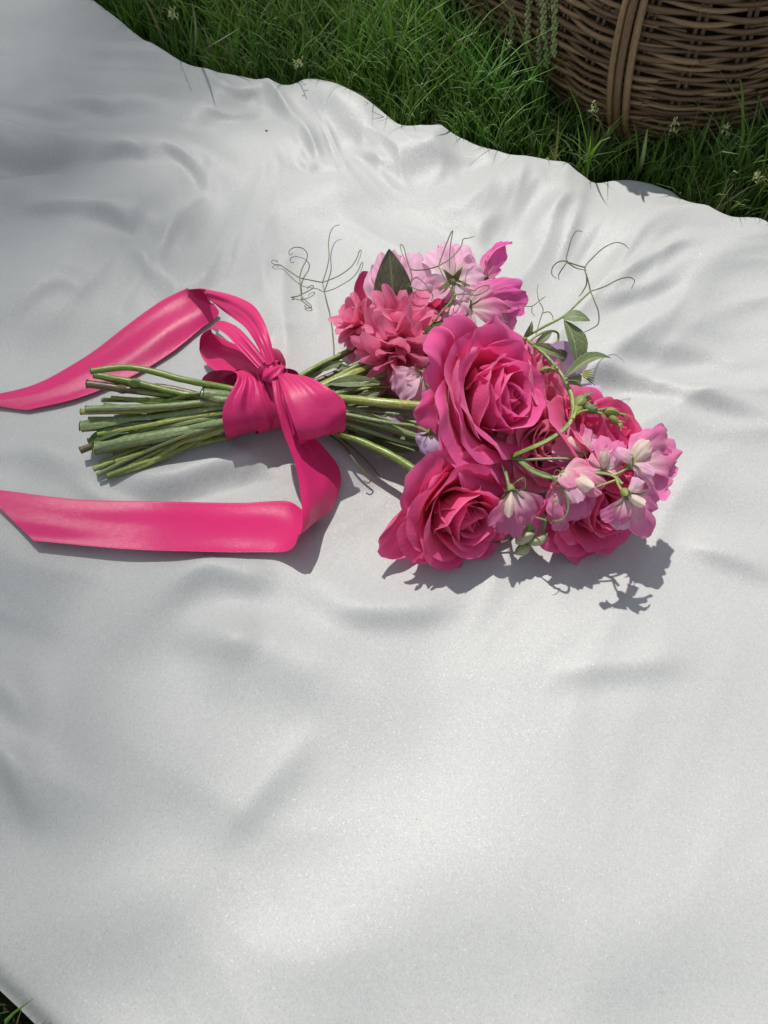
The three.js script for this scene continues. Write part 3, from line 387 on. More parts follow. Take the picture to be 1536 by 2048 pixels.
function sweetPea(t, at, up, fwd, size, pal, { fold = 0.3, wings = 1, open = 0.6, lean = 0.25, ped = null, spread = 105, calyx = true, lilt = 0 } = {}) {
  // a flower part; its calyx, standard, wings and keel are sub-parts. up: where the big back petal rises, fwd: where the flower looks
  const y = up.clone().normalize(), z = fwd.clone().addScaledVector(y, -fwd.dot(y)).normalize(), m = new THREE.Matrix4().makeBasis(y.clone().cross(z), y, z).setPosition(at), k = size, sd = rnd() * 60;
  const col = (u, v, c) => { const f = sstep(v, 0.12, 0.8); for (let i = 0; i < 3; i++) c[i] = lerp(pal.w[i], pal.e[i], f) * (1 + 0.05 * noise(u * 3 + sd, v * 4)); };
  const std = grid(32, 16, (u, v, p) => {
    const s = u * 2 - 1, an = rad(spread) * s, notch = 1 - 0.2 * Math.exp(-s * s * 60) - 0.1 * Math.abs(s) * Math.abs(s), r = k * (0.06 + 0.94 * v) * notch * (1 + 0.1 * noise(s * 3.5 + sd, 3) * v + 0.06 * noise(s * 10 + sd, 7) * v);
    const x = Math.sin(an) * r * 1.02, yy = Math.cos(an) * r * 0.86 + 0.1 * k * v, rip = (noise(s * 4 + sd, v * 2.2, 1) * 0.26 + noise(s * 10 + sd, v * 2, 5) * 0.05) * k * v * v - 0.42 * k * Math.pow(Math.abs(s), 2.5) * v * v;
    p.set(x * (1 - fold * 0.25 * v), yy, -lean * k * v * v - 1.25 * fold * Math.abs(x) * (1.1 - 0.5 * v) * (lilt ? Math.sign(lilt) : 1) + rip);
  }, col);
  const f = part('flower', std.applyMatrix4(m), M.pea, t);
  const sub = (n, g, mt) => part(n, g.applyMatrix4(m), mt, f);
  if (wings) for (const sg of [-1, 1]) sub('wing', grid(14, 14, (u, v, p) => {
    const s = u * 2 - 1, w = k * 0.34 * Math.sin(Math.PI * Math.pow(0.06 + 0.88 * v, 0.8)) * (1 - 0.12 * s), bulge = Math.sin(Math.PI * Math.min(1, v * 1.05)) * (1 - 0.75 * s * s);
    p.set(sg * k * (0.03 + (0.1 + 0.12 * open) * bulge + 0.3 * open * v * v), s * w + k * (0.22 * v - 0.05) + k * 0.05 * noise(s * 2 + sd, v * 3, sg + 3), k * (0.04 + 0.78 * wings * v * (1 - 0.12 * s * s)) - 0.1 * k * open * v * v);
  }, (u, v, c) => col(u, v * 1.05, c)), M.pea);
  sub('keel', grid(10, 10, (u, v, p) => { const a = u * 2 * Math.PI, r = k * 0.085 * Math.sin(Math.PI * (0.1 + 0.85 * v)); p.set(Math.cos(a) * r * 0.5, Math.sin(a) * r * 1.4 - 0.1 * k + 0.16 * k * v * v, k * 0.56 * v); }, (u, v, c) => { const q = [0.84, 0.82, 0.66]; for (let i = 0; i < 3; i++) c[i] = lerp(0.9 * q[i], lerp(q[i], pal.e[i], 0.3), v); }), M.pea);
  if (calyx) {
    const cg = [grid(10, 6, (u, v, p) => { const a = u * 2 * Math.PI, r = k * (0.03 + 0.085 * Math.sin(v * 1.5)); p.set(Math.cos(a) * r, Math.sin(a) * r, k * (-0.16 + 0.22 * v)); })];
    for (let i = 0; i < 5; i++) { const a = (i * 72 * Math.PI) / 180 + 0.3, ca = Math.cos(a), sa = Math.sin(a); cg.push(grid(2, 6, (u, v, p) => { const w = k * 0.055 * (1 - v) * (u * 2 - 1), r = k * (0.11 + 0.14 * v * v + 0.03 * v); p.set(ca * r - sa * w, sa * r + ca * w, k * (0.05 + 0.2 * v - 0.12 * v * v)); })); }
    sub('calyx', mergeGeometries(cg), M.calyx);
  }
  return f;
}
// a sweet pea bloom set petal by petal: [tip x, tip y, tip mm, half width in mm, colour of the edge]; every bloom is a flower part whose petals are sub-parts
function bloom(t, bx, by, bh, petals, { calyx = true, size = 1, dir = null } = {}) {
  const b = P(bx, by, bh / 1000), f = (() => {
    const m = basis(dir ?? U(0, 0.4, 0.6), v3(0.3, 0.2, 1)).setPosition(b), cg = [new THREE.SphereGeometry(0.0022 * size, 10, 8).scale(1, 1.5, 1)];
    if (calyx) for (let i = 0; i < 5; i++) { const a = i * 1.2566 + 0.4; cg.push(grid(2, 6, (u, v, p) => { const w = 0.0018 * size * (1 - v) * (u * 2 - 1), r = size * (0.0016 + 0.007 * v); p.set(Math.cos(a) * r - Math.sin(a) * w, 0.002 + 0.0035 * size * Math.sin(v * 2.2), Math.sin(a) * r + Math.cos(a) * w); })); }
    for (const g of cg) if (!g.attributes.uv) g.setAttribute('uv', new THREE.BufferAttribute(new Float32Array(g.attributes.position.count * 2), 2));
    return part('flower', mergeGeometries(cg).applyMatrix4(m), M.calyx, t);
  })();
  for (const [tx, ty, th, w, pal, o = {}] of petals) {
    const { face = U(rr(-0.35, 0.35), rr(-0.3, 0.3), 1), bow = rr(0.06, 0.22), cup = rr(-0.25, 0.35), belly = 0.6, ruffle = 0.15, keel = 0, crease = 0.12 } = o, e = P(tx, ty, th / 1000), ax = e.clone().sub(b), L = ax.length() * 1.04, y = ax.clone().normalize(), z = face.clone().addScaledVector(y, -face.dot(y)).normalize(), x = y.clone().cross(z), sd = rnd() * 90, W = (w / 1000) * (keel ? 1 : 1.4);
    const gm = Math.log(0.5) / Math.log(belly);
    const g = grid(16, 18, (u, v, p) => {
      const s = u * 2 - 1, vv = v * (1 - 0.16 * s * s + 0.07 * noise(s * 2.2 + sd, 2, v)), wd = W * (0.1 + 0.9 * Math.pow(Math.sin(Math.PI * Math.pow(clamp(0.02 + 0.8 * v, 0, 1), gm)), 0.75)) * (1 + 0.1 * noise(s * 2 + sd, v * 3, 5));
      const rip = ruffle * W * 2.2 * (noise(s * 2.4 + sd, v * 2.1, 1) * (0.3 + Math.abs(s)) + 0.35 * noise(s * 6 + sd, v * 4, 2)) * v;
      p.copy(b).addScaledVector(y, L * vv).addScaledVector(x, s * wd * (1 - 0.25 * Math.abs(cup) * Math.abs(s))).addScaledVector(z, bow * L * Math.sin(Math.PI * v) - (keel ? 1.3 : cup) * W * s * s * (keel ? 1 : v + 0.3) + rip + crease * W * Math.abs(s) + 0.0015);
    }, (u, v, c) => { const s = Math.abs(u * 2 - 1), q = sstep(v + 0.15 * s, 0.1, 0.75); for (let i = 0; i < 3; i++) c[i] = lerp(pal.w[i], pal.e[i], q) * (1 + 0.06 * noise(u * 4 + sd, v * 4) + 0.05 * noise(u * 16 + sd, v * 3, 4)); });
    part(keel ? 'keel' : 'petal', g, M.pea, f);
  }
  return f;
}
function bud(t, a, b, r, mt, name = 'bud') { const ax = b.clone().sub(a), L = ax.length(), m = basis(ax, v3(0.2, 1, 0.3)).setPosition(a), sd = rnd() * 50; const g = grid(14, 16, (u, v, p) => { const an = u * 2 * Math.PI, q = r * Math.pow(Math.sin(Math.PI * (0.05 + 0.93 * v)), 0.8) * (1.15 - 0.35 * v) * (1 + 0.13 * Math.sin(an * 2 + v * 3 + sd)); p.set(Math.cos(an) * q, v * L, Math.sin(an) * q * 0.75); }); return part(name, g.applyMatrix4(m), mt, t); }
function leaf(t, a, b, w, mt, { face = U(0, 0, 1), bow = 0.15, foldv = 0.2, teeth = 0, belly = 0.45, twist = 0, name = 'leaf', wave = 0.02 } = {}) {
  const ax = b.clone().sub(a), L = ax.length(), y = ax.clone().normalize(), z = face.clone().addScaledVector(y, -face.dot(y)).normalize(), x = y.clone().cross(z), sd = rnd() * 50;
  const g = grid(12, 36, (u, v, p) => {
    const s = u * 2 - 1, e = Math.pow(Math.sin(Math.PI * Math.pow(clamp(v * 0.99 + 0.005, 0, 1), Math.log(0.5) / Math.log(belly))), 0.85); let ww = w * e * (1 + (teeth ? teeth * (((v * 13) % 1) - 0.5) * Math.abs(s) : 0)); const tw = twist * v, lx = s * ww * Math.cos(tw), lz = s * ww * Math.sin(tw) - foldv * Math.abs(s) * ww * -1 + bow * L * Math.sin(v * Math.PI) + wave * L * noise(s * 1.5 + sd, v * 4);
    p.copy(a).addScaledVector(y, L * v).addScaledVector(x, lx).addScaledVector(z, lz);
  });
  return part(name, g, mt, t);
}
const Q = (a) => a.map(([x, y, h]) => P(x, y, h / 1000));       // picture points with heights in mm
const bundle = (k, h) => [[640 - 10 * (k % 2), lerp(772, 820, ((k * 0.618) % 1)), h], [560, lerp(790, 812, ((k * 0.382) % 1)), h]];
function stem(t, pts, radii, mt, o = {}) { const g = limb(Q(pts), radii.map((r) => (r * (o.k ?? 0.88)) / 1000), { rough: 0.12, seg: pts.length * 9, cut: 1, ...o }); const e = pts[0][0] < 420 ? 0 : pts[pts.length - 1][0] < 420 ? pts.length - 1 : -1, f = part('stem', g, mt, t);
  if (e >= 0) { const a = P(pts[e][0], pts[e][1], pts[e][2] / 1000), b = pts[e ? e - 1 : 1], d = a.clone().sub(P(b[0], b[1], b[2] / 1000)).normalize(), r = radii[e ? radii.length - 1 : 0] / 1000, m = basis(d, v3(rr(-0.3, 0.3), 1, rr(-0.3, 0.3))).setPosition(a), fl = o.flat ?? 1; part('cut_end', grid(14, 3, (u, v, p) => { const an = u * 6.28318, q = r * v * (1 + 0.1 * noise(Math.cos(an) * 2, Math.sin(an) * 2, r * 900)); p.set(Math.sin(an) * q * fl, r * (0.16 + 0.1 * Math.cos(v * 1.5) * (rnd() - 0.3)), Math.cos(an) * q * (1 + (o.rib ?? 0) * Math.pow(Math.abs(Math.cos(an)), 4))); }).applyMatrix4(m), M.cutEnd, t); }
  return f; }
function node(t, x, y, h, r, mt) { const p = P(x, y, h / 1000), g = new THREE.IcosahedronGeometry(r / 1000, 2).scale(1.3, 0.9, 0.95).translate(p.x, p.y, p.z); g.deleteAttribute('normal'); g.computeVertexNormals(); return part('node', g, mt, t); }
function curl(t, pts, r = 0.6, mt = M.tendril) { return part('tendril', limb(Q(pts), [r / 1000, (r * 0.85) / 1000, (r * 0.5) / 1000], { seg: pts.length * 7, rad: 5 }), mt, t); }

// ---------------------------------------------------------------- roses
let t, s;
seed = 5;
const ROSES = 'roses of the bouquet';
t = thing('garden_rose', 'large open hot pink rose in the middle of the bouquet, topmost flower', 'rose', P(850, 815, 0.045));
rose(t, P(953, 806, 0.05), U(0.66, 0.06, 0.74), 0.052, ROSE, { n: 32, seedv: 3, spin: 40, extra: [
  { az: 8, R: 0.006, L: 0.07, W: 0.021, th: [84, 58, 40, 60, 175], cup: 0.55, roll: 0.011, wave: 0.0012, y0: -0.015, round: 0.25 },
  { az: 62, R: 0.007, L: 0.036, W: 0.02, th: [96, 80, 66, 150, 190], cup: 0.4, roll: 0.009, wave: 0.0012, y0: -0.017 },
  { az: 112, R: 0.007, L: 0.066, W: 0.036, th: [84, 62, 44, 60, 130], cup: 0.6, roll: 0.008, wave: 0.001, y0: -0.015 },
  { az: 40, R: 0.006, L: 0.058, W: 0.036, th: [80, 50, 30, 26], cup: 0.75, roll: 0.004, wave: 0.001, y0: -0.013 }] });
stem(t, [[845, 812, 46], [770, 806, 46], [690, 798, 42], [600, 800, 30], [520, 815, 26], [455, 806, 34], [390, 808, 34], [300, 820, 30], [163, 824, 28]], [3.6, 3.4, 3.2, 2.9, 2.6, 2.4, 2.3], M.stemPale);
t = thing('garden_rose', 'hot pink rose lying lowest on the cloth below the big rose', 'rose', P(830, 960, 0.03));
rose(t, P(898, 1014, 0.02), U(0.45, -0.36, 0.74), 0.043, ROSE2, { n: 28, seedv: 8, spin: 10, hint: v3(1, 0, 0), extra: [{ az: 200, R: 0.006, L: 0.052, W: 0.02, th: [86, 84, 70, 60], cup: 0.9, roll: -0.002, wave: 0.002, y0: -0.012 }] });
stem(t, [[830, 940, 26], [790, 915, 24], [720, 882, 22], [660, 860, 20], [570, 815, 14], [470, 845, 18], [420, 870, 12], [330, 912, 8], [262, 935, 7], [215, 952, 6]], [3.2, 3.2, 3, 2.8, 2.7, 2.6, 2.4, 2.3], M.stem);
t = thing('garden_rose', 'deep pink rose at the right edge half hidden behind sweet peas', 'rose', P(1150, 900, 0.03));
rose(t, P(1185, 905, 0.028), U(0.55, 0.5, 0.66), 0.043, ROSE2, { n: 28, seedv: 12 });
stem(t, [[1160, 900, 24], [1000, 880, 20], [850, 850, 18], [690, 822, 20], [570, 805, 20], [450, 830, 18], [330, 845, 22], [250, 850, 20], [166, 856, 20]], [2.4, 2.6, 2.8, 3, 3.2], M.stemGrey);
t = thing('garden_rose', 'dark pink rose in the shade under the hanging sweet peas at the lower right', 'rose', P(1150, 1000, 0.02));
rose(t, P(1165, 1000, 0.018), U(0.4, -0.3, 0.75), 0.039, ROSE2, { n: 26, seedv: 17, hint: v3(1, 0, 0) });
stem(t, [[1140, 1000, 16], [1000, 930, 14], [850, 880, 14], [690, 840, 14], [570, 815, 12], [460, 850, 12], [350, 890, 9], [250, 915, 8], [188, 938, 8]], [2, 2.1, 2.2, 2.2], M.stemPale);
t = thing('spray_rose', 'small pale pink ruffled rose pressed against the right side of the big rose', 'rose', P(1080, 800, 0.035));
rose(t, P(1058, 790, 0.036), U(0.9, 0.25, 0.4), 0.034, PINK, { n: 34, seedv: 21 });
stem(t, [[1050, 792, 34], [930, 800, 26], [800, 805, 26], [690, 806, 24], [570, 800, 26], [450, 800, 26], [330, 775, 28], [265, 770, 30], [200, 752, 33]], [1.8, 2.2, 2.6, 2.7], M.stemBrown);
t = thing('spray_rose', 'small dusky pink rose facing up below the thick bent stem', 'rose', P(1085, 895, 0.03));
rose(t, P(1083, 898, 0.03), U(0.2, 0.1, 0.95), 0.032, SOFT, { n: 34, seedv: 26, hint: v3(1, 0, 0) });
stem(t, [[1070, 890, 24], [930, 870, 16], [800, 850, 18], [690, 835, 18], [570, 806, 18], [460, 835, 22], [350, 850, 20], [240, 865, 14], [178, 882, 11]], [1.6, 2, 2.2, 2.3], M.stemPale);

// ---------------------------------------------------------------- double pink flowers
const DBL = 'double pink flowers of the upper cluster';
t = thing('double_flower', 'double pink flower with many layered petals, facing up in the upper cluster', 'flower', P(790, 660, 0.05));
pompon(t, P(800, 655, 0.05), U(0.05, 0.3, 0.85), 0.033, PINK, { n: 48, seedv: 4 });
stem(t, [[795, 660, 44], [740, 715, 40], [690, 745, 36], [640, 770, 34], [560, 795, 36], [450, 775, 40], [370, 760, 46], [262, 735, 51], [183, 742, 52]], [2, 2.4, 2.6, 2.6, 2.6], M.stem);
t = thing('double_flower', 'double pink flower facing left at the outer end of the upper cluster', 'flower', P(720, 650, 0.035));
pompon(t, P(728, 652, 0.036), U(-0.55, 0.3, 0.65), 0.029, PINK, { n: 41, seedv: 9, amax: 115 });
stem(t, [[740, 665, 30], [700, 700, 28], [650, 725, 28], [605, 750, 28], [540, 790, 30], [450, 790, 34], [380, 790, 32], [265, 764, 38], [190, 750, 40]], [2, 2.3, 2.5, 2.7], M.stem);
t = thing('double_flower', 'double pink flower hanging down with rolled petals at the bottom of the upper cluster', 'flower', P(790, 700, 0.045));
pompon(t, P(797, 700, 0.045), U(-0.2, -0.75, 0.55), 0.036, PINK, { n: 38, seedv: 14, amax: 95 });
stem(t, [[795, 695, 38], [720, 725, 34], [650, 755, 30], [600, 775, 28], [540, 795, 22], [450, 800, 30], [350, 790, 30], [250, 778, 34], [176, 768, 36]], [2, 2.4, 2.8, 3.2, 3.3], M.stemBrown);
node(t, 246, 777, 34, 4, M.stemBrown); node(t, 270, 766, 38, 3.6, M.stem);
t = thing('double_flower', 'deep pink double flower tucked behind the right end of the upper cluster', 'flower', P(850, 640, 0.04));
pompon(t, P(848, 640, 0.038), U(0.3, 0.5, 0.6), 0.026, { c0: [0.75, 0.04, 0.14], c1: [0.78, 0.08, 0.22] }, { n: 34, seedv: 22, amax: 115 });
stem(t, [[840, 655, 34], [780, 720, 26], [700, 770, 24], [640, 790, 22], [560, 800, 16], [450, 815, 22], [380, 840, 20], [250, 870, 14], [162, 900, 12]], [1.8, 2.2, 2.6, 2.8], M.stemBrown);

// ---------------------------------------------------------------- sweet peas
seed = 99;
t = thing('sweet_pea_spray', 'pale pink sweet pea spray standing at the top of the bouquet', 'sweet pea', P(880, 640, 0.04));
bloom(t, 797, 628, 44, [[750, 538, 60, 11, PALE, { ruffle: 0.2 }], [772, 512, 62, 11, PALE, { ruffle: 0.2 }], [828, 512, 62, 13, PALE, { ruffle: 0.2 }], [852, 562, 56, 11, PALE, { ruffle: 0.2 }], [868, 600, 50, 8, PALE]], { calyx: false });
bloom(t, 906, 564, 57, [[866, 505, 60, 9, PALE, { ruffle: 0.16 }], [893, 490, 62, 7, PALE], [926, 494, 62, 9, PALE, { ruffle: 0.18 }], [964, 550, 57, 10, PALE, { ruffle: 0.15 }], [848, 588, 52, 7.5, PALE], [878, 600, 50, 6, BLUSH], [950, 592, 52, 8, PALE]], { size: 1.5, dir: U(0, -0.3, 1) });
bloom(t, 966, 564, 52, [[1024, 490, 60, 5.5, MAG, { face: U(-0.8, 0.3, 0.5) }], [1002, 488, 62, 7, MAG, { face: U(-0.3, 0.2, 0.9), cup: 0.7 }], [993, 572, 46, 4.5, MAG], [975, 520, 56, 6, MAG, { face: U(0.6, 0.1, 0.7) }]], { dir: U(0.4, 0.6, 0.3) });
bloom(t, 936, 616, 51, [[1012, 604, 52, 9, PALE, { ruffle: 0.12 }], [1000, 572, 54, 8, MAUVE], [1038, 565, 50, 8, MAG, { cup: 0.6 }], [1050, 598, 46, 7, MAG, { ruffle: 0.2 }], [1022, 635, 46, 8, MAUVE], [948, 648, 48, 4, { w: [0.9, 0.88, 0.72], e: [0.9, 0.86, 0.76] }, { keel: 1 }]], { size: 1.3, dir: U(0.5, -0.3, 0.5) });
bloom(t, 905, 605, 44, [[868, 636, 42, 8, MAUVE], [893, 660, 42, 9, MAUVE, { ruffle: 0.15 }], [928, 662, 42, 8, PALE], [860, 612, 44, 7, PALE]], { calyx: false });
bloom(t, 1000, 640, 42, [[1040, 612, 44, 7, MAG], [1030, 650, 40, 7, MAUVE]], { calyx: false });
stem(t, [[903, 570, 52], [895, 610, 48], [860, 660, 44], [800, 730, 38], [720, 770, 40], [660, 790, 36], [560, 790, 32], [450, 800, 38], [404, 786, 40]], [1.2, 1.5, 1.7, 2.2, 3], M.stemGrey, { rib: 0.5 });
stem(t, [[938, 622, 48], [920, 640, 44], [895, 625, 48]], [1, 1.1], M.stemGrey);
t = thing('sweet_pea_spray', 'pink and white sweet pea spray leaning out at the right end of the bouquet', 'sweet pea', P(1230, 955, 0.06));
bloom(t, 1262, 930, 64, [[1338, 938, 56, 15, MAUVE, { ruffle: 0.2, bow: 0.05 }], [1345, 895, 58, 12, MAUVE, { ruffle: 0.22 }], [1306, 864, 68, 8, MAUVE, { cup: 0.5, face: U(-0.4, -0.2, 0.8) }], [1310, 968, 48, 12, MAUVE, { ruffle: 0.2 }], [1272, 972, 50, 9, MAUVE], [1232, 898, 70, 3.6, PALE, { cup: 0.5 }], [1296, 882, 74, 4.6, { w: [0.9, 0.88, 0.72], e: [0.9, 0.86, 0.76] }, { cup: 0.6 }], [1308, 950, 68, 3.6, PALE, { cup: 0.5 }]], { size: 1.3, dir: U(0.5, 0.3, 0.5) });
bloom(t, 1252, 988, 66, [[1282, 964, 66, 5, PALE, { cup: 0.6 }], [1210, 1040, 52, 6.5, MAUVE, { bow: 0.25 }], [1240, 1056, 50, 7, PALE, { cup: 0.4 }], [1292, 1070, 46, 7.5, MAUVE, { cup: 0.5, face: U(-0.5, 0, 0.8) }], [1308, 1014, 56, 6.5, MAUVE], [1290, 1010, 70, 3.2, { w: [0.9, 0.88, 0.72], e: [0.9, 0.86, 0.76] }, { keel: 1 }]], { size: 1.4, dir: U(0.2, -0.5, 0.5) });
bloom(t, 1206, 940, 58, [[1206, 876, 62, 5.5, MAUVE, { cup: 0.4 }], [1242, 888, 62, 6, MAUVE, { ruffle: 0.2 }], [1188, 906, 60, 4.5, BLUSH], [1240, 930, 58, 5, BLUSH], [1226, 900, 66, 4, PALE], [1211, 902, 70, 3.4, { w: [0.9, 0.88, 0.72], e: [0.9, 0.86, 0.76] }, { keel: 1 }], [1172, 925, 56, 3.5, BLUSH]], { calyx: false });
stem(t, [[1245, 968, 64], [1225, 951, 62], [1160, 945, 60], [1105, 955, 56], [1070, 945, 52], [1015, 905, 44], [930, 880, 34], [830, 862, 30], [760, 840, 32], [690, 822, 30], [570, 805, 26], [465, 838, 28], [400, 850, 24], [300, 868, 20], [190, 892, 17]], [0.8, 1.1, 1.3, 1.5, 2.2, 2.7, 3.2, 3.6], M.stemGrey, { rib: 0.55, flat: 0.7 });
stem(t, [[1222, 952, 62], [1240, 945, 63], [1258, 934, 64]], [0.9, 0.9], M.stemPale); stem(t, [[1232, 958, 63], [1240, 975, 65], [1251, 988, 66]], [0.9, 0.9], M.stemPale); stem(t, [[1232, 960, 62], [1210, 968, 60], [1194, 974, 58]], [0.9, 0.8], M.stemPale);
t = thing('sweet_pea_spray', 'blush pink sweet pea with a stem bent round in a hook at the lower right', 'sweet pea', P(1130, 1000, 0.05));
bloom(t, 1126, 948, 54, [[1208, 968, 56, 5.5, BLUSH, { cup: 0.4 }], [1198, 988, 54, 4.6, BLUSH], [1160, 1004, 54, 5, PALE, { cup: 0.5 }], [1184, 940, 54, 7, BLUSH, { ruffle: 0.14 }], [1186, 975, 62, 4, { w: [0.9, 0.88, 0.72], e: [0.9, 0.86, 0.76] }, { cup: 0.6 }], [1150, 975, 58, 5, BLUSH]], { calyx: false });
bloom(t, 1128, 972, 46, [[1100, 1012, 42, 6.5, MAUVE], [1130, 1042, 38, 9, MAUVE, { ruffle: 0.16 }], [1172, 1032, 40, 9, MAUVE, { ruffle: 0.2 }], [1184, 1008, 44, 7, MAUVE]], { calyx: false });
bloom(t, 1116, 1030, 36, [[1112, 1060, 30, 4.5, MAUVE], [1098, 1040, 32, 3.5, MAUVE]], { calyx: false });
stem(t, [[1070, 1034, 34], [1108, 1042, 42], [1130, 1034, 48], [1137, 1008, 53], [1125, 976, 56], [1098, 952, 55], [1060, 938, 50], [1015, 910, 42], [930, 886, 30], [830, 875, 24], [740, 848, 26], [690, 838, 26], [570, 808, 24], [465, 845, 22], [370, 870, 20], [280, 885, 18], [192, 902, 15]], [0.4, 0.7, 1.1, 1.2, 1.2, 1.3, 1.7, 2.2, 2.7], M.stemGrey, { rib: 0.5 });
curl(t, [[1110, 985, 52], [1106, 970, 56], [1116, 962, 58], [1122, 945, 60], [1112, 940, 60], [1108, 950, 58]], 0.4, M.tendrilPale); curl(t, [[1108, 990, 52], [1104, 1005, 54], [1118, 1000, 56], [1108, 1015, 55], [1100, 1025, 52]], 0.4, M.tendrilPale);
t = thing('sweet_pea', 'mauve pink sweet pea with a white keel hanging beside the lowest rose', 'sweet pea', P(1025, 980, 0.045));
bloom(t, 1022, 978, 46, [[984, 1050, 26, 6, MAUVE, { bow: 0.2 }], [1008, 1064, 24, 7, MAUVE, { cup: 0.5 }], [1036, 1070, 24, 6.5, MAUVE, { cup: 0.5 }], [1064, 1036, 28, 8, MAUVE, { ruffle: 0.14 }], [1017, 1034, 42, 3.2, { w: [0.9, 0.88, 0.72], e: [0.9, 0.86, 0.76] }, { keel: 1 }]], { size: 1.2, dir: U(0, -0.5, 0.4) });
stem(t, [[1018, 980, 44], [1012, 950, 44], [1000, 925, 38], [930, 890, 26], [830, 868, 22], [690, 845, 22], [570, 812, 20]], [0.9, 1.1, 1.5, 2], M.stemGrey, { rib: 0.5 });
curl(t, [[1018, 976, 46], [1035, 962, 50], [1048, 955, 50], [1050, 975, 48], [1040, 985, 46]], 0.4, M.tendrilPale); curl(t, [[1016, 976, 46], [1010, 950, 50], [1004, 930, 50]], 0.4, M.tendrilPale);
t = thing('sweet_pea', 'mauve sweet pea with a cream keel in front of the right rose', 'sweet pea', P(1160, 900, 0.05));
bloom(t, 1172, 908, 52, [[1133, 878, 60, 3.6, { w: [0.9, 0.88, 0.72], e: [0.9, 0.86, 0.76] }, { keel: 1 }], [1150, 850, 52, 5.5, MAUVE], [1182, 858, 52, 5, MAUVE, { cup: 0.5 }], [1108, 894, 48, 6.5, BLUSH, { ruffle: 0.15 }], [1112, 918, 44, 6, MAUVE], [1192, 884, 52, 4, PALE]], { size: 1.3, dir: U(0.3, -0.4, 0.5) });
bloom(t, 1120, 885, 44, [[1095, 865, 44, 5, BLUSH], [1130, 855, 46, 5.5, MAUVE], [1100, 905, 42, 6, MAUVE]], { calyx: false });
bloom(t, 1150, 925, 34, [[1085, 950, 32, 8, { w: [0.75, 0.35, 0.5], e: [0.68, 0.15, 0.4] }], [1110, 970, 28, 8, { w: [0.75, 0.35, 0.5], e: [0.68, 0.15, 0.4] }]], { calyx: false });
stem(t, [[1192, 919, 53], [1110, 917, 53], [1032, 917, 48], [930, 882, 34], [830, 870, 30], [760, 850, 34], [690, 832, 33], [570, 800, 30], [460, 800, 36], [330, 812, 34], [173, 818, 32]], [0.9, 1, 1.2, 1.7, 2.2], M.stemGrey, { rib: 0.4 });
t = thing('sweet_pea', 'pale pink sweet pea hanging left of the big rose', 'sweet pea', P(835, 750, 0.05));
bloom(t, 844, 748, 51, [[786, 772, 42, 8, PALE, { bow: 0.2, ruffle: 0.08 }], [804, 796, 40, 8, PALE, { bow: 0.2 }], [834, 802, 40, 6.5, PALE, { cup: 0.4 }], [812, 760, 52, 5, { w: [0.92, 0.9, 0.88], e: [0.9, 0.72, 0.82] }]], { size: 1.2, dir: U(-0.3, -0.4, 0.5) });
stem(t, [[843, 750, 50], [852, 728, 48], [850, 700, 40], [800, 740, 30], [700, 785, 28], [570, 800, 26]], [0.9, 1, 1.6], M.stem);
t = thing('sweet_pea', 'lilac sweet pea bud drooping between the two large roses', 'sweet pea', P(870, 880, 0.05));
bloom(t, 860, 866, 51, [[838, 888, 44, 5, LILAC, { cup: 0.6 }], [858, 908, 44, 6, LILAC, { cup: 0.8 }], [874, 920, 42, 5.5, LILAC, { cup: 0.8 }], [878, 890, 44, 4, LILAC]], { dir: U(0, -0.4, 0.5) });
stem(t, [[860, 866, 50], [830, 852, 44], [780, 845, 38], [690, 828, 36], [570, 802, 30]], [0.8, 1.2, 1.8], M.stemGrey, { rib: 0.5 });
t = thing('sweet_pea', 'mauve sweet pea in the shade between the stems', 'sweet pea', P(775, 850, 0.02));
bloom(t, 772, 832, 24, [[742, 862, 18, 6, LILAC], [772, 872, 16, 7, LILAC], [798, 862, 18, 6, LILAC]], { calyx: false });
t = thing('sweet_pea_spray', 'lilac sweet peas behind the green leaves at the right', 'sweet pea', P(1120, 740, 0.03));
sweetPea(t, P(1125, 760, 0.034), U(0.35, 0.55, 0.5), U(0.4, -0.2, 0.9), 0.0260, LILAC, { fold: 0.2, wings: 0.8 });
sweetPea(t, P(1135, 775, 0.03), U(0.7, -0.2, 0.5), U(0.3, 0.3, 0.9), 0.0227, LILAC, { fold: 0.3, wings: 0.7 });
sweetPea(t, P(1090, 740, 0.034), U(0.1, 0.8, 0.4), U(0.2, -0.3, 0.9), 0.0218, { w: [0.8, 0.72, 0.8], e: [0.72, 0.45, 0.68] }, { fold: 0.3, wings: 0.5 });
sweetPea(t, P(1118, 815, 0.036), U(0.4, 0.6, 0.4), U(0.3, -0.3, 0.9), 0.0202, { w: [0.85, 0.72, 0.74], e: [0.78, 0.36, 0.58] }, { fold: 0.3, wings: 0.7 });
stem(t, [[1120, 770, 28], [1000, 790, 22], [850, 800, 20], [690, 805, 20], [570, 800, 16]], [1, 1.5, 2], M.stemGrey);

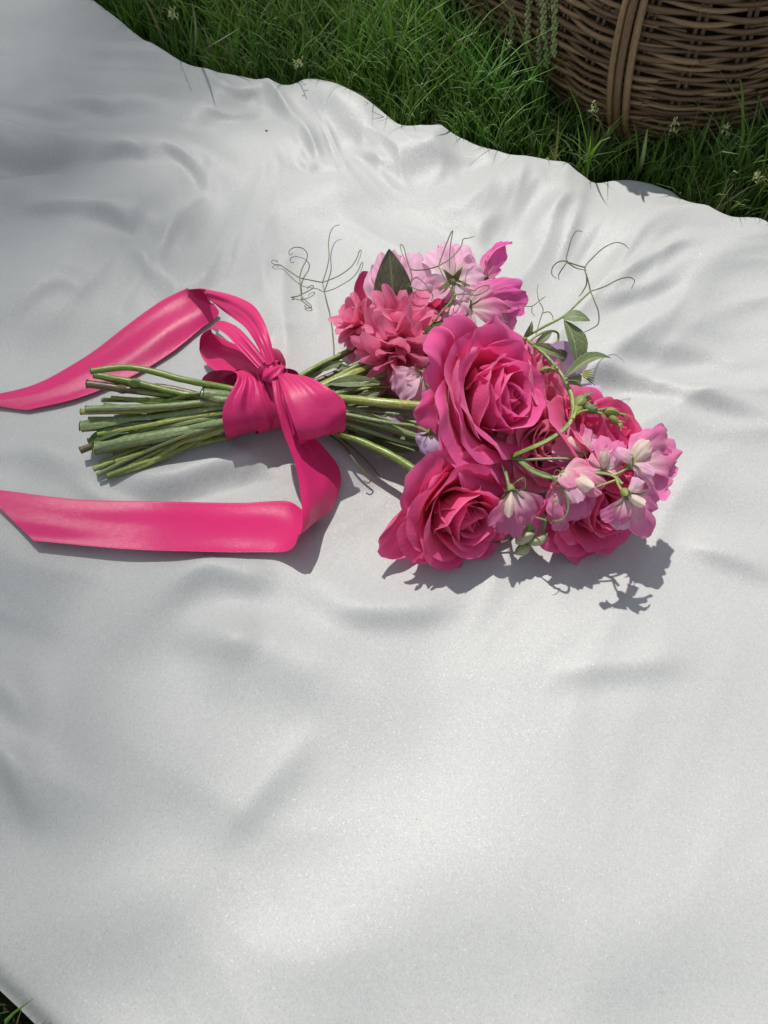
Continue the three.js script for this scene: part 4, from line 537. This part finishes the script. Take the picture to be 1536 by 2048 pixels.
// ---------------------------------------------------------------- green shoots, leaves, tendrils
t = thing('sweet_pea_vine', 'green sweet pea vine with leaves, buds and curling tendrils at the right of the bouquet', 'vine', P(1060, 890, 0.05));
stem(t, [[1010, 922, 40], [1030, 910, 50], [1062, 896, 56], [1096, 880, 60], [1130, 856, 64], [1144, 836, 66], [1144, 800, 66], [1136, 775, 66], [1120, 745, 66], [1092, 712, 66], [1048, 676, 62]], [1.5, 1.5, 1.45, 1.35, 1.2, 0.9, 0.75], M.stem, { rib: 0.4 });
stem(t, [[1048, 676, 62], [1085, 655, 66], [1128, 632, 68], [1160, 602, 70], [1181, 583, 71]], [1.1, 1, 0.8, 0.65], M.stem);
for (const c of [[[1181, 583, 71], [1176, 560, 74], [1170, 535, 76], [1185, 516, 78], [1210, 494, 78], [1235, 485, 77], [1250, 490, 76], [1257, 497, 75]], [[1170, 535, 76], [1150, 529, 77], [1134, 522, 78], [1138, 495, 80], [1145, 473, 80], [1154, 462, 79], [1164, 463, 78]], [[1134, 522, 78], [1118, 523, 77], [1105, 535, 74], [1104, 549, 72], [1113, 557, 72]], [[1134, 524, 78], [1123, 540, 75], [1117, 551, 72], [1118, 559, 72]], [[1136, 526, 78], [1152, 536, 76], [1173, 541, 75]], [[1173, 548, 75], [1173, 568, 70], [1165, 584, 66], [1158, 593, 64]], [[1181, 583, 71], [1210, 573, 72], [1240, 558, 73], [1260, 555, 72], [1269, 561, 70], [1263, 577, 68]], [[1181, 583, 71], [1190, 605, 70], [1197, 625, 68], [1196, 648, 64], [1182, 658, 60], [1167, 665, 56]]]) curl(t, c, 0.5, M.tendril);
const w = (px) => px * 0.00036;
leaf(t, P(1126, 637, 0.068), P(1180, 641, 0.066), w(15), M.leaf, { face: U(0, 0.5, 0.8), teeth: 0.12, foldv: 0.1 });
leaf(t, P(1128, 640, 0.068), P(1154, 737, 0.05), w(27), M.leaf, { face: U(0.5, 0.2, 0.8), bow: 0.1, foldv: 0.35, belly: 0.5 });
leaf(t, P(1128, 755, 0.074), P(1222, 716, 0.066), w(12), M.leaf, { face: U(0, 0.6, 0.7), foldv: 0.5 }); leaf(t, P(1047, 674, 0.064), P(1064, 642, 0.07), w(7), M.leaf, { face: U(0.6, 0, 0.7), foldv: 0.3 });
leaf(t, P(1062, 688, 0.064), P(1130, 718, 0.06), w(8), M.leaf, { foldv: 0.5 }); leaf(t, P(1112, 700, 0.062), P(1130, 722, 0.05), w(10), M.leaf, {}); leaf(t, P(1130, 760, 0.07), P(1160, 768, 0.05), w(11), M.leaf, { foldv: 0.3 });
stem(t, [[1055, 684, 62], [1080, 668, 63], [1105, 662, 62], [1116, 668, 58], [1116, 690, 54]], [1, 0.9, 0.8], M.stemPale); leaf(t, P(1070, 690, 0.06), P(1104, 664, 0.064), w(7), M.leaf, { foldv: 0.4 });
for (const [x, y, x2, y2, r, m] of [[1150, 815, 1170, 792, 5, 'calyx'], [1145, 832, 1165, 810, 3.4, 'calyx'], [1168, 812, 1196, 826, 3.8, 'leaf'], [1205, 823, 1242, 829, 4.2, 'calyx'], [1218, 834, 1240, 848, 3.6, 'calyx'], [1080, 742, 1106, 738, 3, 'calyx'], [1186, 826, 1186, 812, 3, 'leaf']]) {
  const b = bud(t, P(x, y, 0.066), P(x2, y2, 0.066), r / 1000, M[m]);
  const d = P(x2, y2, 0.066).sub(P(x, y, 0.066)); for (let i = 0; i < 5; i++) { const a = P(x2, y2, 0.066).addScaledVector(d, -0.25), e = P(x2, y2, 0.066).addScaledVector(d, 0.32).add(v3(rr(-0.004, 0.004), rr(-0.003, 0.004), rr(-0.004, 0.004))); part('sepal', limb([a, a.clone().lerp(e, 0.5).add(v3(rr(-0.001, 0.001), 0.001, 0)), e], [0.0008, 0.0006, 0.0002], { rad: 5 }), M.calyx, t); }
}
for (let i = 0; i < 6; i++) part('sepal', limb([P(1166, 742 + i * 2, 0.06), P(1178, 741 + i * 4, 0.062), P(1190, 736 + i * 7, 0.06)], [0.0006, 0.0005, 0.0002], { rad: 5 }), M.calyx, t);
stem(t, [[1148, 830, 70], [1165, 822, 68], [1185, 820, 67], [1206, 824, 66]], [1, 0.8, 0.7], M.stemPale); stem(t, [[1146, 838, 70], [1152, 822, 70], [1153, 812, 68]], [1.1, 1], M.stemPale); stem(t, [[1108, 738, 68], [1095, 742, 64], [1080, 742, 62]], [0.7, 0.7], M.stemPale);
t = thing('tendril_shoot', 'dark wiry tendrils spreading over the cloth left of the upper flowers', 'tendril', P(668, 735, 0.02));
curl(t, [[672, 790, 4], [668, 735, 4], [667, 690, 5], [660, 630, 5], [650, 588, 6], [645, 565, 7]], 0.65);
for (const c of [[[645, 565, 7], [653, 540, 7], [658, 515, 7], [657, 485, 7], [662, 462, 7], [670, 452, 7], [679, 450, 7]], [[645, 565, 7], [675, 553, 7], [700, 536, 7], [713, 518, 7], [719, 502, 7], [722, 500, 7], [722, 507, 7], [714, 530, 7]], [[645, 565, 7], [620, 560, 6], [599, 555, 6], [580, 543, 6], [560, 530, 6], [550, 529, 6], [543, 524, 6], [546, 520, 6], [555, 524, 6], [553, 519, 6]], [[599, 555, 6], [605, 535, 6], [613, 520, 6], [614, 506, 6], [604, 496, 6], [588, 495, 6], [578, 503, 6], [580, 510, 6], [586, 506, 6]], [[599, 555, 6], [601, 575, 6], [600, 590, 6], [585, 594, 5], [575, 597, 5], [577, 600, 5], [587, 598, 5], [587, 594, 5]], [[600, 590, 6], [615, 583, 6], [626, 576, 6], [626, 571, 6], [618, 573, 6], [614, 579, 6]], [[600, 590, 6], [612, 602, 5], [623, 614, 5], [615, 616, 5], [609, 612, 5], [614, 610, 5]]]) curl(t, c, 0.5);
t = thing('tendril_shoot', 'thin olive tendrils arching in front of the top sweet peas', 'tendril', P(850, 660, 0.05));
curl(t, [[838, 720, 34], [846, 682, 50], [855, 660, 58], [880, 628, 66], [907, 590, 72], [893, 565, 76], [877, 532, 80]], 0.75, M.stemGrey);
for (const c of [[[877, 532, 80], [888, 500, 84], [903, 464, 88], [905, 462, 88], [901, 490, 84], [899, 515, 80], [899, 536, 76]], [[877, 532, 80], [860, 537, 80], [840, 540, 79], [822, 538, 78], [814, 520, 79], [806, 492, 80], [801, 489, 80], [802, 500, 79], [809, 519, 78]], [[820, 538, 78], [824, 556, 76], [820, 570, 74], [814, 574, 73], [820, 566, 75], [832, 555, 76], [850, 568, 76], [860, 582, 75], [866, 592, 72], [862, 602, 70]], [[877, 532, 80], [900, 518, 82], [922, 493, 84], [927, 478, 84], [938, 476, 83], [948, 473, 82]], [[907, 590, 72], [928, 588, 73], [955, 590, 74], [972, 582, 74], [979, 573, 74], [970, 571, 74], [950, 580, 72], [942, 594, 70]], [[907, 590, 72], [900, 615, 68], [892, 640, 62]], [[820, 572, 74], [838, 580, 74], [858, 580, 73]]]) curl(t, c, 0.48);
t = thing('tendril_shoot', 'small pale green tendril between the top sweet peas and the vine', 'tendril', P(1072, 655, 0.05));
for (const c of [[[1072, 668, 56], [1080, 640, 58], [1086, 618, 60], [1078, 602, 62], [1074, 580, 63], [1076, 570, 63]], [[1078, 602, 62], [1064, 612, 61], [1042, 612, 60]], [[1078, 602, 62], [1088, 595, 62], [1091, 593, 62]], [[1086, 626, 60], [1098, 624, 59], [1105, 632, 58], [1106, 640, 57]], [[1064, 612, 61], [1064, 625, 60], [1070, 632, 60]]]) curl(t, c, 0.4, M.tendrilPale);
for (const c of [[[1010, 640, 60], [1012, 620, 64], [1022, 612, 66], [1035, 612, 66], [1040, 622, 64]], [[1012, 645, 60], [1010, 625, 64], [1016, 612, 66]]]) curl(t, c, 0.45, M.tendrilPale);
t = thing('tendril_shoot', 'dark curled tendril on the cloth between the bow and the lowest rose', 'tendril', P(720, 930, 0.01));
for (const c of [[[660, 870, 14], [690, 895, 12], [712, 925, 10], [735, 950, 7], [742, 958, 6], [737, 966, 5], [728, 962, 5]], [[670, 866, 12], [715, 905, 8], [745, 935, 6], [760, 955, 5]]]) curl(t, c, 0.8, M.stemBrown);
t = thing('leaf', 'dark olive pointed leaf standing in front of the pale sweet pea at the top', 'leaf', P(790, 610, 0.05));
leaf(t, P(790, 640, 0.046), P(778, 498, 0.082), w(38), M.leafDark, { face: U(0.1, -0.3, 1), bow: 0.04, foldv: 0.12, belly: 0.38, name: 'blade' });
t = thing('leaf', 'bright green toothed leaf between the double flowers and the big rose', 'leaf', P(862, 690, 0.05));
leaf(t, P(850, 712, 0.05), P(893, 642, 0.072), w(22), M.leafBright, { face: U(-0.6, 0.1, 0.8), teeth: 0.3, bow: 0.1, foldv: 0.25, belly: 0.45, name: 'blade' });
t = thing('leaf', 'narrow green leaf on the stems under the hanging double flower', 'leaf', P(660, 765, 0.045));
leaf(t, P(655, 768, 0.04), P(772, 768, 0.038), w(12), M.leaf, { face: U(0, 0.3, 0.9), foldv: 0.5, bow: 0.06, name: 'blade' });
t = thing('leaf', 'long dark leaf in the gap right of the bow among the stems', 'leaf', P(680, 790, 0.03));
leaf(t, P(690, 812, 0.03), P(770, 780, 0.034), w(9), M.leaf, { foldv: 0.4, name: 'blade' });
t = thing('leaf', 'broad leaf in the shade under the stems before the lilac bud', 'leaf', P(770, 880, 0.012));
leaf(t, P(690, 850, 0.014), P(840, 900, 0.012), w(40), M.leaf, { face: v3(0, 1, 0), bow: 0.03, name: 'blade' });
t = thing('leaf', 'broad leaf deep in the bouquet under the hanging double flower', 'leaf', P(740, 790, 0.012));
leaf(t, P(660, 800, 0.016), P(860, 770, 0.014), w(45), M.leaf, { face: v3(0, 1, 0), bow: 0.03, name: 'blade' });
t = thing('leaf', 'grey green leaf standing between the lowest rose and the bud cluster', 'leaf', P(1075, 1050, 0.02));
leaf(t, P(1060, 1000, 0.03), P(1085, 1075, 0.018), w(24), M.leaf, { face: U(-0.4, -0.4, 0.8), name: 'blade' });
t = thing('flower_bud', 'cluster of pale green buds resting on the cloth right of the lowest rose', 'bud', P(1055, 1085, 0.01));
seed = 70; bud(t, P(1052, 1070, 0.016), P(1032, 1088, 0.012), 0.006, M.bud); bud(t, P(1060, 1088, 0.012), P(1096, 1064, 0.02), 0.0062, M.bud); bud(t, P(1060, 1092, 0.009), P(1028, 1108, 0.006), 0.0048, M.bud); bud(t, P(1040, 1078, 0.02), P(1070, 1066, 0.022), 0.005, M.bud);
stem(t, [[1046, 1010, 30], [1049, 1050, 24], [1048, 1098, 12]], [0.5, 0.5], M.stemPale); stem(t, [[1062, 1080, 18], [1075, 1050, 26], [1080, 1010, 30]], [1, 1.2], M.stemGrey); curl(t, [[972, 1084, 4], [1005, 1084, 5], [1030, 1074, 8], [1048, 1066, 12]], 0.8, M.stemBrown);
t = thing('flower_petal', 'dark pink petal peeping out behind the left double flower', 'petal', P(722, 600, 0.03));
{ seed = 4; const g = petalGeo({ R: 0, L: 0.028, W: 0.008, th: [20, 10, 0, -10], cup: 0.7, c0: [0.5, 0.02, 0.1], c1: [0.5, 0.03, 0.14], round: 0.25 }); g.applyMatrix4(basis(U(0.1, 0.9, 0.3), U(0, -0.3, -0.9)).setPosition(P(724, 620, 0.034))); part('blade', g, M.petal, t); }
// cut stems whose flowers cannot be made out
const CUT = [
  ['pale tan ended stem lying lowest at the front of the cut stems', M.stemPale, [[215, 953, 5], [300, 925, 7], [360, 885, 12], [420, 868, 18], [470, 848, 22], [570, 812, 18], [690, 845, 12], [800, 880, 10]], [2, 2.8, 2.8, 2.6, 2.4], 0],
  ['ribbed grey green stem with a broad flat blade at the front of the cut stems', M.stemGrey, [[188, 900, 14], [260, 880, 19], [340, 864, 22], [420, 850, 24], [470, 838, 26], [570, 800, 22], [690, 828, 20]], [2.8, 2.9, 2.7, 2.4, 2.2], 0.6],
  ['ragged cut green stem at the far left in the middle of the bundle', M.stemGrey, [[162, 852, 22], [210, 845, 24], [280, 832, 24], [370, 828, 22], [460, 818, 24], [570, 795, 20], [690, 800, 18]], [3.2, 2.8, 2.5, 2.3], 0.5],
  ['thin stem laid across the middle of the cut stems', M.stem, [[250, 798, 30], [310, 806, 30], [380, 790, 34], [450, 782, 34], [570, 790, 28]], [1.2, 1.6, 1.6], 0],
  ['green stem underneath the front of the cut stems', M.stem, [[230, 910, 5], [300, 900, 7], [380, 890, 8], [470, 868, 10], [570, 825, 8], [700, 850, 8]], [2.6, 3, 3], 0],
  ['narrow leaf-like stem lying diagonally across the cut stems', M.stem, [[255, 870, 16], [310, 848, 24], [370, 828, 28], [450, 812, 30], [570, 795, 26]], [2.2, 2.6, 2.4], 0.3],
  ['short open ended stem stub on top near the ribbon', M.stemGrey, [[408, 785, 42], [440, 788, 40], [480, 790, 37], [570, 790, 34]], [3.2, 2.9, 2.6], 0.2],
  ['thin green stem below the bright thick stem right of the bow', M.stemGrey, [[470, 820, 22], [570, 800, 30], [690, 815, 36], [740, 832, 36], [792, 856, 34], [860, 880, 30]], [2, 1.6, 1.5, 1.3], 0.5],
  ['straight thin stem crossing the dark gap right of the bow', M.stemGrey, [[470, 830, 20], [570, 805, 26], [690, 845, 30], [740, 862, 28], [800, 882, 26], [860, 892, 24]], [2, 1.6, 1.4, 1.3], 0.3],
  ['slim fresh green stem along the back of the cut stems', M.stem, [[205, 800, 22], [300, 800, 24], [400, 795, 28], [470, 792, 30], [570, 790, 26]], [1.8, 2, 1.9], 0.3],
  ['slim pale stem lying just above the broad ribbed stem', M.stemPale, [[196, 868, 20], [300, 850, 25], [400, 832, 28], [470, 822, 32], [570, 802, 28]], [1.7, 1.9, 1.8], 0],
  ['thin grey green stem between the thick pale stem and the ragged stem', M.stemGrey, [[178, 838, 24], [280, 836, 26], [380, 822, 30], [470, 810, 34], [570, 796, 30]], [1.6, 1.9, 2], 0.4],
  ['slim olive stem crossing under the broad ribbed stem', M.stem, [[200, 925, 8], [290, 890, 12], [380, 862, 18], [470, 845, 24], [570, 806, 20]], [1.8, 2, 2], 0.2],
  ['fine stem sticking out lowest of the cut ends', M.stemPale, [[236, 944, 5], [320, 900, 10], [400, 872, 14], [470, 852, 16], [570, 812, 14]], [1.4, 1.7, 1.7], 0],
  ['pale ridged stem leading to the upper flower cluster', M.stemPale, [[470, 800, 30], [570, 790, 34], [630, 775, 36], [690, 752, 38], [740, 730, 36]], [2.2, 2.4, 2.4, 2], 0.4],
  ['dull green stem behind the pale ridged stem of the upper cluster', M.stemGrey, [[470, 800, 26], [570, 790, 26], [620, 755, 24], [680, 712, 26], [720, 690, 26]], [2.2, 2.4, 2.2, 2], 0.4],
];
for (const [l, m, p, r, rb] of CUT) { t = thing('cut_stem', l, 'stem', P(p[0][0], p[0][1], p[0][2] / 1000)); stem(t, p, r, m, { rib: rb, flat: rb ? 0.75 : 1 }); }
seed = 61;
for (let i = 0; i < 9; i++) { const f = i / 8, y0 = lerp(770, 945, f) + rr(-6, 6), h0 = lerp(30, 7, f), x0 = 178 + 60 * rnd(); t = thing('cut_stem', 'thin ' + ['green', 'pale green', 'grey green'][i % 3] + ' cut stem, ' + ['rearmost', 'second from the back', 'third from the back', 'fourth from the back', 'the middle one', 'fourth from the front', 'third from the front', 'second from the front', 'foremost'][i] + ' of the slim cut stems', 'stem', P(x0, y0, h0 / 1000), 'thin cut stems of the bundle'); stem(t, [[x0, y0, h0], [x0 + 70, lerp(y0, 815, 0.25) + rr(-5, 5), h0 + rr(1, 5)], [380, lerp(y0, 815, 0.6) + rr(-4, 4), lerp(h0, 28, 0.6) + rr(0, 4)], [470, lerp(y0, 812, 0.8), lerp(h0, 30, 0.8)], [570, 800, 24]], [rr(1.1, 1.7), rr(1.4, 1.9), 1.7], [M.stem, M.stemPale, M.stemGrey][i % 3], { rib: (i % 2) * 0.35 }); if (i % 2) node(t, x0 + 70, lerp(y0, 815, 0.25), h0 + 3, 2.1, M.stem); }
seed = 83;
for (let i = 0; i < 8; i++) {
  const f = i / 7, y1 = lerp(722, 905, f) + rr(-7, 7), x1 = rr(770, 850), h1 = lerp(34, 16, f) + rr(-3, 5), ym = lerp(770, 842, f);
  t = thing('cut_stem', ['slim', 'thin', 'fine'][i % 3] + ' green flower stem, ' + ['first', 'second', 'third', 'fourth', 'fifth', 'sixth', 'seventh', 'last'][i] + ' from the back between bow and flowers', 'stem', P(x1, y1, h1 / 1000));
  stem(t, [[560, lerp(794, 808, f), 28], [640, ym, lerp(36, 20, f)], [700, lerp(ym, y1, 0.45) + rr(-3, 3), lerp(34, 20, f)], [x1, y1, h1]], [1.8, rr(1.3, 1.9), rr(1.1, 1.6), 1], [M.stem, M.stemPale, M.stemGrey][(i * 2) % 3], { rib: (i % 2) * 0.4 });
}
for (const [l, bx, by, bh, tx, ty, th, wd] of [['small folded leaf on the upper stems just right of the bow', 640, 742, 34, 690, 722, 40, 7], ['small narrow leaf below the left double flower', 655, 730, 34, 718, 742, 36, 6], ['small leaf under the thick pale stem', 700, 835, 24, 752, 848, 22, 8], ['little leaf beside the stem of the lowest rose', 705, 870, 20, 765, 872, 16, 8], ['small curled leaf in the gap under the pale hanging sweet pea', 730, 795, 32, 785, 812, 30, 7]]) { t = thing('leaf', l, 'leaf', P(bx, by, bh / 1000)); leaf(t, P(bx, by, bh / 1000), P(tx, ty, th / 1000), w(wd), M.leaf, { foldv: 0.4, name: 'blade' }); }
t = thing('leaf', 'yellow green split leaf sheath lit among the cut stem ends', 'leaf', P(178, 882, 0.012)); leaf(t, P(178, 884, 0.013), P(275, 858, 0.02), w(11), M.leafBright, { face: v3(0, 1, 0.3), foldv: 0.4, belly: 0.3, name: 'blade' });
t = thing('speck', 'tiny dark speck on the white cloth near its upper edge', 'speck', C(533, 261, 0)); { const c = C(533, 261, 0.0006); part('body', new THREE.IcosahedronGeometry(0.0009, 1).scale(1.6, 0.6, 0.9).translate(c.x, c.y, c.z), M.stemBrown, t); }

renderer.render(scene, camera);
